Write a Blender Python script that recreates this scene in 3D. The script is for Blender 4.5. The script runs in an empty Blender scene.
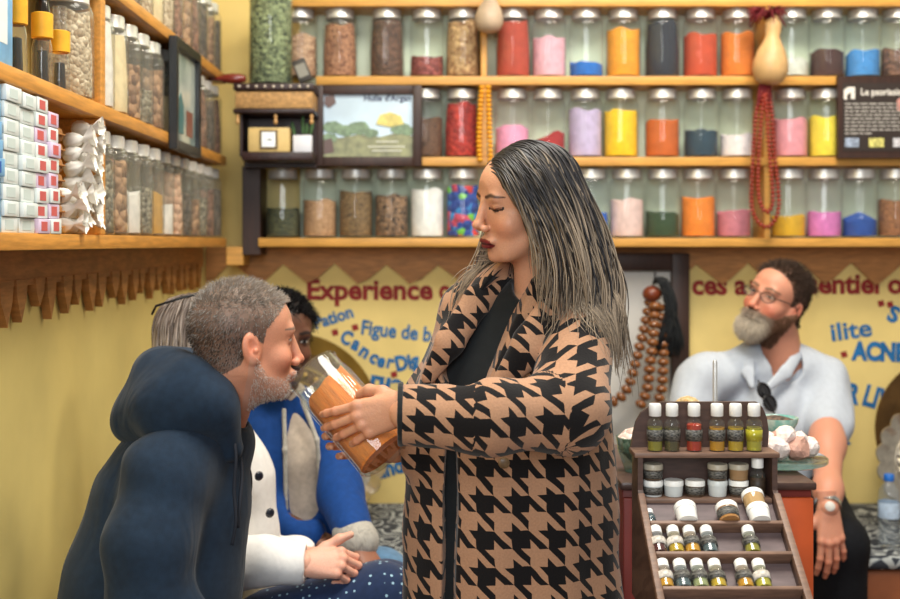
import bpy, bmesh, math, random
import numpy as np
from mathutils import Vector, Matrix
from math import sin, cos, pi, radians, sqrt

# ---------------------------------------------------------------- camera, light, exposure
SC = bpy.context.scene
COL = SC.collection
F, VX, HY, EYE = 1150.0, 430.0, 243.0, 1.40      # focal length in pixels, vanishing point, eye height

cam_data = bpy.data.cameras.new('camera')
cam_data.sensor_width = 36.0
cam_data.lens = F * 36.0 / 900.0
cam_data.shift_x = (450 - VX) / 900.0
cam_data.shift_y = -(299.5 - HY) / 900.0
cam_data.clip_start = 0.05
cam_data.dof.use_dof = True
cam_data.dof.focus_distance = 2.03
cam_data.dof.aperture_fstop = 3.6
cam = bpy.data.objects.new('camera', cam_data)
cam.location = (0, 0, EYE)
cam.rotation_euler = (pi / 2, 0, 0)
COL.objects.link(cam)
SC.camera = cam

world = bpy.data.worlds.new('room_ambient')
SC.world = world
world.use_nodes = True
world.node_tree.nodes['Background'].inputs[0].default_value = (1.0, 0.95, 0.88, 1)
world.node_tree.nodes['Background'].inputs[1].default_value = 0.31

def area_light(name, loc, target, size, size_y, energy, color):
    l = bpy.data.lights.new(name, 'AREA')
    l.shape = 'RECTANGLE'; l.size = size; l.size_y = size_y
    l.energy = energy; l.color = color
    o = bpy.data.objects.new(name, l)
    o.location = loc
    d = Vector(target) - Vector(loc)
    o.rotation_euler = d.to_track_quat('-Z', 'Y').to_euler()
    COL.objects.link(o)
    return o

area_light('ceiling_panel_lamp', (0.25, 1.9, 3.3), (0.15, 2.2, 0), 1.2, 1.2, 78, (1.0, 0.95, 0.86))
area_light('ceiling_spot_lamp', (1.3, 2.7, 3.2), (0.9, 4.0, 1.5), 0.5, 0.5, 34, (1.0, 0.88, 0.70))
area_light('daylight_fill', (-0.4, -1.6, 2.3), (0.1, 3.0, 1.4), 1.4, 1.8, 84, (0.93, 0.97, 1.0))  # added fill light behind the camera, tinted like daylight; no doorway is built

SC.view_settings.view_transform = 'Standard'
SC.view_settings.look = 'None'
SC.view_settings.gamma = 1.0
SC.view_settings.use_curve_mapping = False
SC.view_settings.exposure = 0.0
SC.cycles.use_denoising = True
SC.cycles.max_bounces = 8
SC.cycles.transparent_max_bounces = 24
SC.cycles.caustics_reflective = False
SC.cycles.caustics_refractive = False
SC.cycles.sample_clamp_indirect = 4.0

# ---------------------------------------------------------------- helpers
def P(px, py, d):
    """the point at depth d (metres in front of the camera) seen at that pixel of the photograph"""
    return Vector(((px - VX) * d / F, d, EYE - (py - HY) * d / F))

def s2l(c):
    c = c / 255.0
    return c / 12.92 if c <= 0.04045 else ((c + 0.055) / 1.055) ** 2.4

def rgb(r, g, b):
    return (s2l(r), s2l(g), s2l(b), 1.0)

MATS = {}
def mat(name, color, rough=0.6, metal=0.0, var=0.0, scale=30.0, bump=0.0, bscale=60.0, spec=0.5, sheen=0.0,
        coat=0.0, stretch=None, color2=None, alpha=1.0, emit=None, detail=4.0):
    if name in MATS:
        return MATS[name]
    m = bpy.data.materials.new(name); m.use_nodes = True
    nt = m.node_tree; b = nt.nodes['Principled BSDF']
    b.inputs['Base Color'].default_value = color
    b.inputs['Roughness'].default_value = rough
    b.inputs['Metallic'].default_value = metal
    b.inputs['Specular IOR Level'].default_value = spec
    if sheen: b.inputs['Sheen Weight'].default_value = sheen
    if coat: b.inputs['Coat Weight'].default_value = coat
    tc = nt.nodes.new('ShaderNodeTexCoord')
    src = tc.outputs['Object']
    if stretch:
        mp = nt.nodes.new('ShaderNodeMapping'); mp.inputs['Scale'].default_value = stretch
        nt.links.new(src, mp.inputs[0]); src = mp.outputs[0]
    if var or color2:
        n = nt.nodes.new('ShaderNodeTexNoise'); n.inputs['Scale'].default_value = scale
        n.inputs['Detail'].default_value = detail
        nt.links.new(src, n.inputs['Vector'])
        r = nt.nodes.new('ShaderNodeValToRGB')
        r.color_ramp.elements[0].position = 0.35; r.color_ramp.elements[1].position = 0.65
        c2 = color2 or tuple(min(1, c * (1 + var)) for c in color[:3]) + (1,)
        c1 = color if color2 else tuple(c * (1 - var) for c in color[:3]) + (1,)
        r.color_ramp.elements[0].color = c1; r.color_ramp.elements[1].color = c2
        nt.links.new(n.outputs[0], r.inputs[0]); nt.links.new(r.outputs[0], b.inputs['Base Color'])
    if bump:
        n2 = nt.nodes.new('ShaderNodeTexNoise'); n2.inputs['Scale'].default_value = bscale
        n2.inputs['Detail'].default_value = 5
        nt.links.new(src, n2.inputs['Vector'])
        bp = nt.nodes.new('ShaderNodeBump'); bp.inputs['Strength'].default_value = bump; bp.inputs['Distance'].default_value = 0.004
        nt.links.new(n2.outputs[0], bp.inputs['Height']); nt.links.new(bp.outputs[0], b.inputs['Normal'])
    MATS[name] = m
    return m

def grain_mat(name, c1, c2, size):
    """loose grains, seeds or pods: cells of different tone with dark gaps between them"""
    if name in MATS: return MATS[name]
    m = bpy.data.materials.new(name); m.use_nodes = True
    nt = m.node_tree; b = nt.nodes['Principled BSDF']; b.inputs['Roughness'].default_value = 0.75
    tc = nt.nodes.new('ShaderNodeTexCoord')
    v = nt.nodes.new('ShaderNodeTexVoronoi'); v.inputs['Scale'].default_value = 1.0 / size
    nt.links.new(tc.outputs['Object'], v.inputs['Vector'])
    r = nt.nodes.new('ShaderNodeValToRGB'); r.color_ramp.elements[0].color = c1; r.color_ramp.elements[1].color = c2
    sp = nt.nodes.new('ShaderNodeSeparateColor'); nt.links.new(v.outputs['Color'], sp.inputs[0])
    nt.links.new(sp.outputs[0], r.inputs[0]); nt.links.new(r.outputs[0], b.inputs['Base Color'])
    bp = nt.nodes.new('ShaderNodeBump'); bp.inputs['Strength'].default_value = 0.9; bp.inputs['Distance'].default_value = size * 0.5
    bp.invert = True
    nt.links.new(v.outputs['Distance'], bp.inputs['Height']); nt.links.new(bp.outputs[0], b.inputs['Normal'])
    MATS[name] = m
    return m

def glass_mat(name, tint, haze=0.1, haze_col=(0.8, 0.85, 0.8, 1), rough=0.03, ior=1.45, refl=1.0):
    """thin clear glass: see-through, mirror reflections growing at grazing angles, a little dust"""
    if name in MATS: return MATS[name]
    m = bpy.data.materials.new(name); m.use_nodes = True
    nt = m.node_tree; nt.nodes.remove(nt.nodes['Principled BSDF'])
    out = nt.nodes['Material Output']
    tr = nt.nodes.new('ShaderNodeBsdfTransparent'); tr.inputs[0].default_value = tint
    df = nt.nodes.new('ShaderNodeBsdfDiffuse'); df.inputs[0].default_value = haze_col
    gl = nt.nodes.new('ShaderNodeBsdfGlossy'); gl.inputs['Roughness'].default_value = rough
    m1 = nt.nodes.new('ShaderNodeMixShader'); m1.inputs[0].default_value = haze
    nt.links.new(tr.outputs[0], m1.inputs[1]); nt.links.new(df.outputs[0], m1.inputs[2])
    lw = nt.nodes.new('ShaderNodeLayerWeight'); lw.inputs['Blend'].default_value = 0.5
    pw = nt.nodes.new('ShaderNodeMath'); pw.operation = 'POWER'; pw.inputs[1].default_value = 4.0
    nt.links.new(lw.outputs['Facing'], pw.inputs[0])
    f0 = ((ior - 1) / (ior + 1)) ** 2
    k = nt.nodes.new('ShaderNodeMath'); k.operation = 'MULTIPLY_ADD'; k.inputs[1].default_value = refl * (1 - f0); k.inputs[2].default_value = f0 * refl
    nt.links.new(pw.outputs[0], k.inputs[0])
    m2 = nt.nodes.new('ShaderNodeMixShader')
    nt.links.new(k.outputs[0], m2.inputs[0]); nt.links.new(m1.outputs[0], m2.inputs[1]); nt.links.new(gl.outputs[0], m2.inputs[2])
    nt.links.new(m2.outputs[0], out.inputs[0])
    MATS[name] = m
    return m

def tag(o, label=None, cat=None, group=None, kind=None):
    if label: o['label'] = label
    if cat: o['category'] = cat
    if group: o['group'] = group
    if kind: o['kind'] = kind
    return o

def thing(name, label, cat, loc=(0, 0, 0), rotz=0.0, group=None):
    o = bpy.data.objects.new(name, None); COL.objects.link(o)
    o.empty_display_size = 0.05
    o.location = loc; o.rotation_euler = (0, 0, rotz)
    return tag(o, label, cat, group)

def copy_tree(o, parent=None):
    c = o.copy(); COL.objects.link(c)
    if parent: c.parent = parent
    for ch in [x for x in COL.objects if x.parent == o]:
        copy_tree(ch, c)
    return c

class MB:
    """collects shapes and links them as one mesh object"""
    def __init__(self):
        self.v = []; self.f = []; self.mi = []; self.cur = 0
    def add(self, vs, fs, M=None):
        n = len(self.v)
        if M is not None: vs = [M @ Vector(p) for p in vs]
        self.v += [tuple(p) for p in vs]
        self.f += [tuple(i + n for i in f) for f in fs]
        self.mi += [self.cur] * len(fs)
        return self
    def box(self, lo, hi, M=None):
        x0, y0, z0 = lo; x1, y1, z1 = hi
        vs = [(x0,y0,z0),(x1,y0,z0),(x1,y1,z0),(x0,y1,z0),(x0,y0,z1),(x1,y0,z1),(x1,y1,z1),(x0,y1,z1)]
        fs = [(3,2,1,0),(4,5,6,7),(0,1,5,4),(1,2,6,5),(2,3,7,6),(3,0,4,7)]
        return self.add(vs, fs, M)
    def rbox(self, lo, hi, b=0.004, M=None, seg=2):
        bm = bmesh.new()
        bmesh.ops.create_cube(bm, size=1)
        for v in bm.verts:
            v.co = Vector([lo[i] + (v.co[i] + 0.5) * (hi[i] - lo[i]) for i in range(3)])
        bmesh.ops.bevel(bm, geom=list(bm.edges), offset=b, segments=seg, affect='EDGES', profile=0.5)
        return self.bm(bm, M)
    def bm(self, bm, M=None):
        bm.verts.ensure_lookup_table(); bm.verts.index_update()
        vs = [v.co.copy() for v in bm.verts]; fs = [[v.index for v in f.verts] for f in bm.faces]
        bm.free()
        return self.add(vs, fs, M)
    def lathe(self, prof, seg=24, M=None, mod=None):
        """prof: (radius, z) pairs; mod(theta, i) scales the radius"""
        vs = []; fs = []; rings = []
        for i, (r, z) in enumerate(prof):
            if r < 1e-6:
                rings.append([len(vs)]); vs.append((0, 0, z)); continue
            ring = []
            for k in range(seg):
                t = 2 * pi * k / seg
                q = r * (mod(t, i) if mod else 1.0)
                ring.append(len(vs)); vs.append((q * cos(t), q * sin(t), z))
            rings.append(ring)
        for a, b in zip(rings, rings[1:]):
            for k in range(seg):
                k2 = (k + 1) % seg
                if len(a) == 1 and len(b) == 1: continue
                if len(a) == 1: fs.append((a[0], b[k2], b[k]))
                elif len(b) == 1: fs.append((a[k], a[k2], b[0]))
                else: fs.append((a[k], a[k2], b[k2], b[k]))
        return self.add(vs, fs, M)
    def ball(self, c, r, seg=12, M=None):
        r = (r, r, r) if not hasattr(r, '__len__') else r
        pr = [(sin(pi * i / (seg // 2)), -cos(pi * i / (seg // 2))) for i in range(seg // 2 + 1)]
        pr[0] = (0, -1); pr[-1] = (0, 1)
        T = Matrix.Translation(Vector(c)) @ Matrix.Diagonal((r[0], r[1], r[2], 1))
        return self.lathe(pr, seg, (M @ T) if M is not None else T)
    def tube(self, pts, rad, seg=8, M=None, cap=True, closed=False):
        pts = [Vector(p) for p in pts]; n = len(pts)
        if not hasattr(rad, '__len__'): rad = [rad] * n
        vs = []; fs = []; up = None
        for i, p in enumerate(pts):
            if closed: t = pts[(i + 1) % n] - pts[i - 1]
            else: t = pts[min(i + 1, n - 1)] - pts[max(i - 1, 0)]
            if t.length < 1e-9: t = Vector((0, 0, 1))
            t.normalize()
            if up is None:
                up = Vector((0, 0, 1)) if abs(t.z) < 0.9 else Vector((1, 0, 0))
            a = (up - t * up.dot(t))
            if a.length < 1e-6: a = t.orthogonal()
            a.normalize(); b = t.cross(a); up = a
            for k in range(seg):
                th = 2 * pi * k / seg
                vs.append(p + (a * cos(th) + b * sin(th)) * rad[i])
        m = n if closed else n - 1
        for i in range(m):
            for k in range(seg):
                k2 = (k + 1) % seg; j = (i + 1) % n
                fs.append((i * seg + k, i * seg + k2, j * seg + k2, j * seg + k))
        if cap and not closed:
            fs.append(tuple(range(seg - 1, -1, -1))); fs.append(tuple((n - 1) * seg + k for k in range(seg)))
        return self.add(vs, fs, M)
    def prism(self, outline, y0, y1, M=None):
        """outline: (x, z) points, extruded along y"""
        n = len(outline)
        vs = [(x, y0, z) for x, z in outline] + [(x, y1, z) for x, z in outline]
        fs = [tuple(range(n)), tuple(range(2 * n - 1, n - 1, -1))]
        fs += [(i, i + n, (i + 1) % n + n, (i + 1) % n) for i in range(n)]
        return self.add(vs, fs, M)
    def build(self, name, m, parent=None, smooth=False, loc=None):
        me = bpy.data.meshes.new(name)
        me.from_pydata(self.v, [], self.f)
        ms = m if isinstance(m, (list, tuple)) else [m]
        for x in ms: me.materials.append(x)
        if len(ms) > 1:
            me.polygons.foreach_set('material_index', self.mi)
        me.validate(); 
        bm = bmesh.new(); bm.from_mesh(me); bmesh.ops.recalc_face_normals(bm, faces=bm.faces); bm.to_mesh(me); bm.free()
        if smooth:
            me.shade_smooth()
            if smooth == 'auto': me.set_sharp_from_angle(angle=radians(38))
        me.update()
        o = bpy.data.objects.new(name, me); COL.objects.link(o)
        if parent: o.parent = parent
        if loc is not None: o.location = loc
        return o

def text_mesh(name, s, m, parent, size, M, extrude=0.0006, offset=0.0, align='LEFT', stretch=1.0):
    """painted letters; M places the text's own x (along) and y (up) axes"""
    cu = bpy.data.curves.new(name, 'FONT'); cu.body = s; cu.size = size; cu.extrude = extrude; cu.offset = offset
    cu.align_x = align; cu.resolution_u = 3
    o = bpy.data.objects.new(name + '_curve', cu); COL.objects.link(o)
    dg = bpy.context.evaluated_depsgraph_get(); dg.update()
    me = bpy.data.meshes.new_from_object(o.evaluated_get(dg))
    bpy.data.objects.remove(o); bpy.data.curves.remove(cu)
    me.transform(M @ Matrix.Diagonal((stretch, 1, 1, 1)))
    me.materials.clear(); me.materials.append(m); me.name = name
    r = bpy.data.objects.new(name, me); COL.objects.link(r)
    if parent: r.parent = parent
    return r

def on_wall(p, rot=0.0):
    """text frame on a wall that faces the camera: x to the right, y up, normal to -Y"""
    return Matrix.Translation(p) @ Matrix.Rotation(rot, 4, 'Y').inverted() @ Matrix.Rotation(pi / 2, 4, 'X')

# ---------------------------------------------------------------- the room
DW = 4.02            # depth of the back wall
XL = -0.80           # the left wall
DS = 3.85            # front edge of the back shelves
XS = -0.68           # front edge of the side shelves
XR = 2.9            # how far the back wall is built to the right

M_wall = mat('yellow_limewash', rgb(231, 206, 132), 0.85, var=0.07, scale=5, bump=0.15, bscale=25)
M_wall_l = mat('ochre_limewash', rgb(228, 207, 130), 0.5, var=0.08, scale=3.5, bump=0.2, bscale=14)
M_mint = mat('mint_paint', rgb(226, 240, 216), 0.7, var=0.05, scale=6)
M_shelf = mat('varnished_pine', rgb(206, 152, 74), 0.42, var=0.16, scale=9, stretch=(1.2, 14, 14), bump=0.05)
M_shelf_side = mat('varnished_pine_side', rgb(206, 144, 64), 0.42, var=0.18, scale=9, stretch=(14, 1.2, 14), bump=0.05)
M_trim = mat('brown_trim_wood', rgb(174, 120, 66), 0.6, var=0.2, scale=8, stretch=(2, 2, 12))
M_post = mat('dark_walnut', rgb(52, 30, 22), 0.5, var=0.25, scale=12, stretch=(8, 8, 1))
M_floor = mat('terracotta_floor', rgb(120, 84, 62), 0.6, var=0.15, scale=6)
M_steel = mat('brushed_lid_metal', rgb(216, 216, 212), 0.36, metal=0.5, var=0.06, scale=60)
M_black = mat('black_plastic', rgb(22, 22, 24), 0.4)
M_white = mat('white_plastic', rgb(238, 238, 234), 0.4)

def struct(name, mb, m, smooth=False):
    o = mb.build(name, m, smooth=smooth); o['kind'] = 'structure'; return o

wall_back = struct('wall_back', MB().box((XL - 0.12, DW, 0), (XR, DW + 0.12, 3.0)), M_wall)
wall_left = struct('wall_left', MB().box((XL - 0.12, 0.6, 0), (XL, DW, 3.0)), M_wall_l)
struct('floor', MB().box((XL - 0.12, 0.0, -0.05), (XR, DW + 0.12, 0.0)), M_floor)
MINT0 = P(300, 0, 4.0).x
struct('trim_5', MB().box((MINT0, DW - 0.012, 1.40), (1.80, DW - 0.001, 2.75)), M_mint)['label'] = 'pale mint back panel behind the jars'

# zigzag boards under the shelves
def back_trim():
    z_top = EYE - (247 - HY) * DW / F
    pts = [(1.78, z_top), (-0.78, z_top)]
    x = -0.78; rng = random.Random(4)
    pts.append((x, P(0, 270, DW).z))
    px = 207.0
    while px < 930:
        for dx, y in ((0, 283), (8, 279), (25, 262 + rng.uniform(-1, 3)), (42, 277), (48, 283)):
            q = P(px + dx, y + rng.uniform(-1.5, 1.5), DW)
            if q.x < 1.77: pts.append((q.x, q.z))
        px += 51.5
    pts.append((1.78, P(0, 272, DW).z))
    return MB().prism(pts, DW - 0.016, DW - 0.001)
struct('trim_1', back_trim(), M_trim)['label'] = 'brown zigzag wooden trim under the back shelves'

def side_trim():
    """pickets hanging in pairs under the side shelf, along the left wall"""
    mb = MB()
    mb.box((XL + 0.001, 1.2, 1.318), (XL + 0.016, 3.98, 1.385))
    rng = random.Random(2)
    d = 1.25; i = 0
    while d < 3.9:
        w = rng.uniform(0.052, 0.075); l = rng.choice((0.045, 0.055, 0.07)) if i % 3 else 0.075
        y0, y1 = d, d + w; zt = 1.33; zb = 1.318 - l * 0.35; zp = 1.318 - l
        vs = [(y0, zt), (y1, zt), (y1 - w * 0.1, zb), (y0 + w * 0.5 + rng.uniform(-.004, .004), zp), (y0 + w * 0.1, zb)]
        T = Matrix.Rotation(pi / 2, 4, 'Z')
        mb.prism(vs, -(XL + 0.02), -(XL + 0.002), T)
        d += w + (0.012 if i % 2 else 0.045); i += 1
    return mb
struct('trim_2', side_trim(), M_trim)['label'] = 'pointed wooden picket trim under the side shelves'

# shelf boards
SH = [1.4167, 1.688, 1.959, 2.222]          # top faces
TH = 0.029
x0s = [-0.575, P(283, 0, DS).x, P(316, 0, DS).x, P(290, 0, DS).x]
nm = ['lowest board of the back shelving with jars of herbs and coloured powders',
      'second board up of the back shelving holding pink, yellow and white powders',
      'third board up of the back shelving holding the brick red and navy jars',
      'topmost pine board of the back shelving along the picture top']
for i in range(4):
    b = MB().rbox((x0s[i], DS, SH[i] - TH), (1.78, DW - 0.013, SH[i]), 0.002).build('shelf_board', M_shelf, smooth='auto')
    tag(b, nm[i], 'shelf', 'boards of the back shelving')
for px, za, zb, l in ((484, SH[1], SH[2] - TH, 'upright divider behind the yellow bead string'),
                      (484, SH[2], SH[3] - TH, 'upright divider behind the small grey gourd'),
                      (768, SH[2], SH[3] - TH, 'upright divider behind the big tan gourd'),
                      (768, SH[1], SH[2] - TH, 'upright divider behind the top of the red beads'),
                      (768, SH[0], SH[1] - TH, 'upright divider behind the loop of the red beads')):
    q = P(px, 0, DS)
    tag(MB().rbox((q.x - 0.010, DS + 0.006, za), (q.x + 0.010, DW - 0.013, zb), 0.003).build('shelf_divider', M_shelf),
        'pine ' + l, 'divider', 'uprights of the back shelving')
q0 = P(244, 0, 3.9).x; q1 = P(262, 0, 3.9).x
tag(MB().rbox((q0, 3.86, 1.36), (q1, DW - 0.001, SH[1] - 0.03), 0.002).build('shelf_side_panel', M_post),
    'dark wooden end panel of the back shelving beside the green herb jar', 'panel')

side_nm = ['lowest side wall shelf carrying soap boxes and a row of jars',
           'middle side wall shelf carrying argan bottles and tall jars',
           'upper side wall shelf at the top corner of the picture']
for i in range(3):
    b = MB().rbox((XL + 0.001, 1.25, SH[i] - TH), (XS, 3.84, SH[i]), 0.002).build('side_shelf_board', M_shelf_side, smooth='auto')
    tag(b, side_nm[i], 'shelf', 'boards of the side shelving')
for za, zb, l in ((SH[0], SH[1] - TH, 'pine upright of the side shelving between white sachets and jars'),
                  (SH[1], SH[2] - TH, 'pine upright of the side shelving between argan bottles and tall jars')):
    tag(MB().rbox((XL + 0.001, 2.395, za), (XS - 0.004, 2.425, zb), 0.003).build('side_shelf_upright', M_shelf_side),
        l, 'divider', 'uprights of the side shelving')
tag(MB().rbox((P(226, 0, 3.86).x, 3.86, 1.325), (P(243, 0, 3.86).x, 4.005, 1.387), 0.003).build('shelf_bracket', M_shelf),
    'pine bracket in the corner under the end of the side shelf', 'bracket')

# benches along the two walls
M_leather = mat('brown_leather', rgb(136, 78, 46), 0.45, var=0.18, scale=8, bump=0.2, bscale=40)

def kilim_mat(name, dark, light, mid):
    m = bpy.data.materials.new(name); m.use_nodes = True
    nt = m.node_tree; b = nt.nodes['Principled BSDF']; b.inputs['Roughness'].default_value = 0.9
    tc = nt.nodes.new('ShaderNodeTexCoord')
    n = nt.nodes.new('ShaderNodeTexNoise'); n.inputs['Scale'].default_value = 9; nt.links.new(tc.outputs['Object'], n.inputs['Vector'])
    mx = nt.nodes.new('ShaderNodeMixRGB'); mx.inputs[0].default_value = 0.12
    nt.links.new(tc.outputs['Object'], mx.inputs[1]); nt.links.new(n.outputs['Color'], mx.inputs[2])
    v = nt.nodes.new('ShaderNodeTexVoronoi'); v.inputs['Scale'].default_value = 11
    nt.links.new(mx.outputs[0], v.inputs['Vector'])
    w = nt.nodes.new('ShaderNodeMath'); w.operation = 'MULTIPLY'; w.inputs[1].default_value = 26
    nt.links.new(v.outputs['Distance'], w.inputs[0])
    s = nt.nodes.new('ShaderNodeMath'); s.operation = 'SINE'; nt.links.new(w.outputs[0], s.inputs[0])
    r = nt.nodes.new('ShaderNodeValToRGB'); r.color_ramp.interpolation = 'CONSTANT'
    r.color_ramp.elements[0].color = dark; r.color_ramp.elements[1].color = light; r.color_ramp.elements[1].position = 0.55
    e = r.color_ramp.elements.new(0.35); e.color = mid
    nt.links.new(s.outputs[0], r.inputs[0]); nt.links.new(r.outputs[0], b.inputs['Base Color'])
    return m
M_kilim = kilim_mat('patterned_seat_cloth', rgb(46, 50, 58), rgb(168, 172, 170), rgb(128, 136, 142))

t = thing('bench', 'long brown leather bench under the lettered wall with patterned seat cloth', 'bench', (0.5, 3.65, 0))
MB().rbox((-1.29, -0.33, 0.02), (1.25, 0.355, 0.455), 0.02).build('base', M_leather, t, smooth='auto')
MB().rbox((-1.285, -0.34, 0.456), (1.25, 0.355, 0.497), 0.016, seg=3).build('seat_cloth', M_kilim, t, smooth='auto')
t = thing('bench', 'low bench along the ochre wall under the seated visitors', 'bench', (-0.52, 2.4, 0))
MB().rbox((-0.275, -0.62, 0.02), (0.215, 0.36, 0.375), 0.02).build('base', M_leather, t, smooth='auto')
t = thing('pouf', 'round brown leather pouf under the visitor in the blue jacket', 'pouf', (-0.362, 3.075, 0))
MB().lathe([(0, .01), (.12, .012), (.145, .06), (.152, .19), (.145, .32), (.12, .372), (.06, .382), (0, .384)], 40, None, lambda a, i: 1 - .012 * abs(sin(6 * a))).build('cushion', M_leather, t, smooth=True)
MB().lathe([(0, .383), (.018, .385), (.016, .391), (0, .393)], 16).build('top_button', M_leather, t, smooth=True)

# painted lettering on the back wall
M_red = mat('red_wall_paint', rgb(142, 30, 28), 0.7, var=0.15, scale=40)
M_blue = mat('blue_wall_paint', rgb(24, 104, 164), 0.7, var=0.2, scale=30)
def wall_text(s, x0, y0, x1, cap_px, m, rot=0.0, bold=0.0035):
    """s starts at pixel x0, baseline y0, and runs for x1 - x0 pixels, letters cap_px tall"""
    cap = cap_px * DW / F
    o = text_mesh('painted_word', s, m, wall_back, cap / 0.69, Matrix.Identity(4), 0.0006, bold)
    xs = [v.co.x for v in o.data.vertices]
    w = (x1 - x0) * DW / F; k = w / (max(xs) - min(xs))
    o.data.transform(on_wall(P(x0, y0, DW - 0.0012), radians(rot)) @ Matrix.Diagonal((k, 1, 1, 1)) @ Matrix.Translation((-min(xs), 0, 0)))
    o['label'] = ('red' if m is M_red else 'blue') + ' painted lettering'
    return o
def arc_text(s, pts, cap_px, m, bold=0.003):
    """letters of one word following a bend: pts gives each letter's pixel and slope"""
    for ch, (x, y, rot, w) in zip(s, pts):
        wall_text(ch, x, y, x + w, cap_px, m, rot, bold)
wall_text('Experience', 307, 299, 433, 19, M_red)
wall_text('o', 439, 299, 451, 19, M_red)
wall_text('ces a', 692, 294, 747, 19, M_red)
wall_text('u', 750, 294, 762, 19, M_red)
wall_text('ssentiel o', 797, 293, 903, 19, M_red)
wall_text('Pation', 316, 329, 356, 12, M_blue, 18, 0.002)
wall_text('Figue de b', 361, 334, 431, 14, M_blue, -6, 0.002)
arc_text('Cancer', [(339, 341, -25, 11), (350, 347, -30, 8), (358, 354, -32, 9), (368, 360, -34, 8), (376, 365, -20, 8), (386, 367, -14, 7)], 13, M_blue)
wall_text('Dig', 397, 371, 421, 14, M_blue, 12)
wall_text('rue', 370, 384, 402, 13, M_blue, -10)
wall_text('uind', 374, 480, 406, 16, M_blue, 16)
wall_text('ilite', 832, 341, 873, 17, M_blue, 8, 0.002)
wall_text('ACNE', 851, 359, 906, 17, M_blue, -2, 0.005)
wall_text('R', 845, 401, 859, 18, M_blue, -12, 0.005)
wall_text('LIV', 862, 404, 890, 20, M_blue, -16, 0.004)
wall_text('S', 886, 319, 897, 15, M_blue, -22)
wall_text('&', 840, 447, 852, 14, M_blue, 20)
for x, y in ((334, 332), (354, 327), (393, 374), (843, 354), (889, 304), (880, 303)):
    wall_text('-', x, y + 8, x + 6, 22, M_red, 15, 0.005)

# ---------------------------------------------------------------- glass jars
M_glass = glass_mat('jar_glass', (0.975, 0.985, 0.975, 1), 0.035, rgb(224, 232, 224), 0.04, 1.45, 0.75)
M_glass_side = glass_mat('side_jar_glass', (0.96, 0.965, 0.95, 1), 0.10, rgb(216, 214, 200), 0.05, 1.45, 0.8)

def jar_glass(R=0.0595, H=0.220, neck=0.045):
    prof = [(0, 0.0), (R * 0.9, 0.0), (R, 0.006), (R, H * 0.30), (R, H * 0.62), (R, H * 0.78), (R * 0.985, H * 0.84), (R * 0.90, H * 0.905),
            (neck * 1.02, H * 0.94), (neck, H * 0.955), (neck, H)]
    def flute(t, i):
        return 1 + (0.022 * abs(cos(10 * t)) - 0.022 if 2 <= i <= 5 else 0)
    return MB().lathe(prof, 80, None, flute)
def jar_lid(H=0.220, r=0.0495, h=0.03):
    prof = [(r * 0.96, H - 0.019), (r, H - 0.018), (r * 1.02, H - 0.016), (r, H - 0.013), (r, H + h * 0.25), (r * 0.98, H + h * 0.4), (r * 0.93, H + h * 0.45), (r * 0.9, H + h * 0.40), (0, H + h * 0.38)]
    return MB().lathe(prof, 32)
def jar_fill(level, H=0.220, R=0.055, seed=0, slope=0.0, peak=0.0):
    """contents filled to a fraction of the jar, with an uneven top"""
    rng = random.Random(seed)
    a, b = rng.uniform(0, 6.28), rng.uniform(0, 6.28)
    top = H * 0.93 * level
    vs = []; fs = []; seg = 40
    vs.append((0, 0, 0.008)); rings = []
    for (r, z) in ((R, 0.008), (R, top * 0.5)):
        rings.append([len(vs) + k for k in range(seg)])
        vs += [(r * cos(2 * pi * k / seg), r * sin(2 * pi * k / seg), z) for k in range(seg)]
    for r in (R, R * 0.7, R * 0.35):
        rings.append([len(vs) + k for k in range(seg)])
        for k in range(seg):
            t = 2 * pi * k / seg
            z = top + (r / R) * (slope * cos(t) + 0.004 * sin(3 * t + a) + 0.003 * sin(5 * t + b)) + peak * (1 - r / R)
            rr = min(r, R if z < H * 0.8 else R * 0.9 if z < H * 0.9 else 0.04)
            vs.append((rr * cos(t), rr * sin(t), z))
    vs.append((0, 0, top + peak)); last = len(vs) - 1
    for k in range(seg):
        k2 = (k + 1) % seg
        fs.append((0, rings[0][k2], rings[0][k]))
        for p, q in zip(rings, rings[1:]): fs.append((p[k], p[k2], q[k2], q[k]))
        fs.append((rings[-1][k], rings[-1][k2], last))
    return MB().add(vs, fs)

jar_proto = thing('glass_jar', 'jar', 'jar')
jar_glass().build('jar_body', M_glass, jar_proto, smooth=True)
jar_lid().build('lid', M_steel, jar_proto, smooth='auto')
PROTO_PARTS = [o for o in COL.objects if o.parent == jar_proto]
used_proto = [False]
def sweets_mat():
    m = grain_mat('mixed_sweets', rgb(16, 60, 150), rgb(214, 50, 56), .026)
    r = [n for n in m.node_tree.nodes if n.type == 'VALTORGB'][0].color_ramp
    r.interpolation = 'CONSTANT'
    for p, c in ((.30, (40, 130, 200)), (.52, (24, 70, 160)), (.66, (110, 190, 60)), (.76, (190, 60, 90))):
        r.elements.new(p).color = rgb(*c)
    r.elements[-1].position = .86
    return m
def powder(name, r, g, b):
    return mat('powder_' + name, rgb(r, g, b), 0.92, var=0.10, scale=45, bump=0.25, bscale=160)

def put_jar(loc, label, group, fill, level, slope=0.0, peak=0.0, seed=0, scale=1.0, glass=None, rot=0.0):
    if not used_proto[0]:
        used_proto[0] = True; j = jar_proto
    else:
        j = jar_proto.copy(); COL.objects.link(j)
        for p in PROTO_PARTS:
            c = p.copy(); COL.objects.link(c); c.parent = j
    j['label'] = label; j['group'] = group
    j.location = loc; j.rotation_euler = (0, 0, rot); j.scale = (scale, scale, scale)
    if level: jar_fill(level, seed=seed, slope=slope, peak=peak).build('jar_contents', fill, j, smooth='auto')
    if glass:
        for c in [x for x in COL.objects if x.parent == j and x.name.startswith('jar_body')]:
            c.data = glass
    return j

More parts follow.
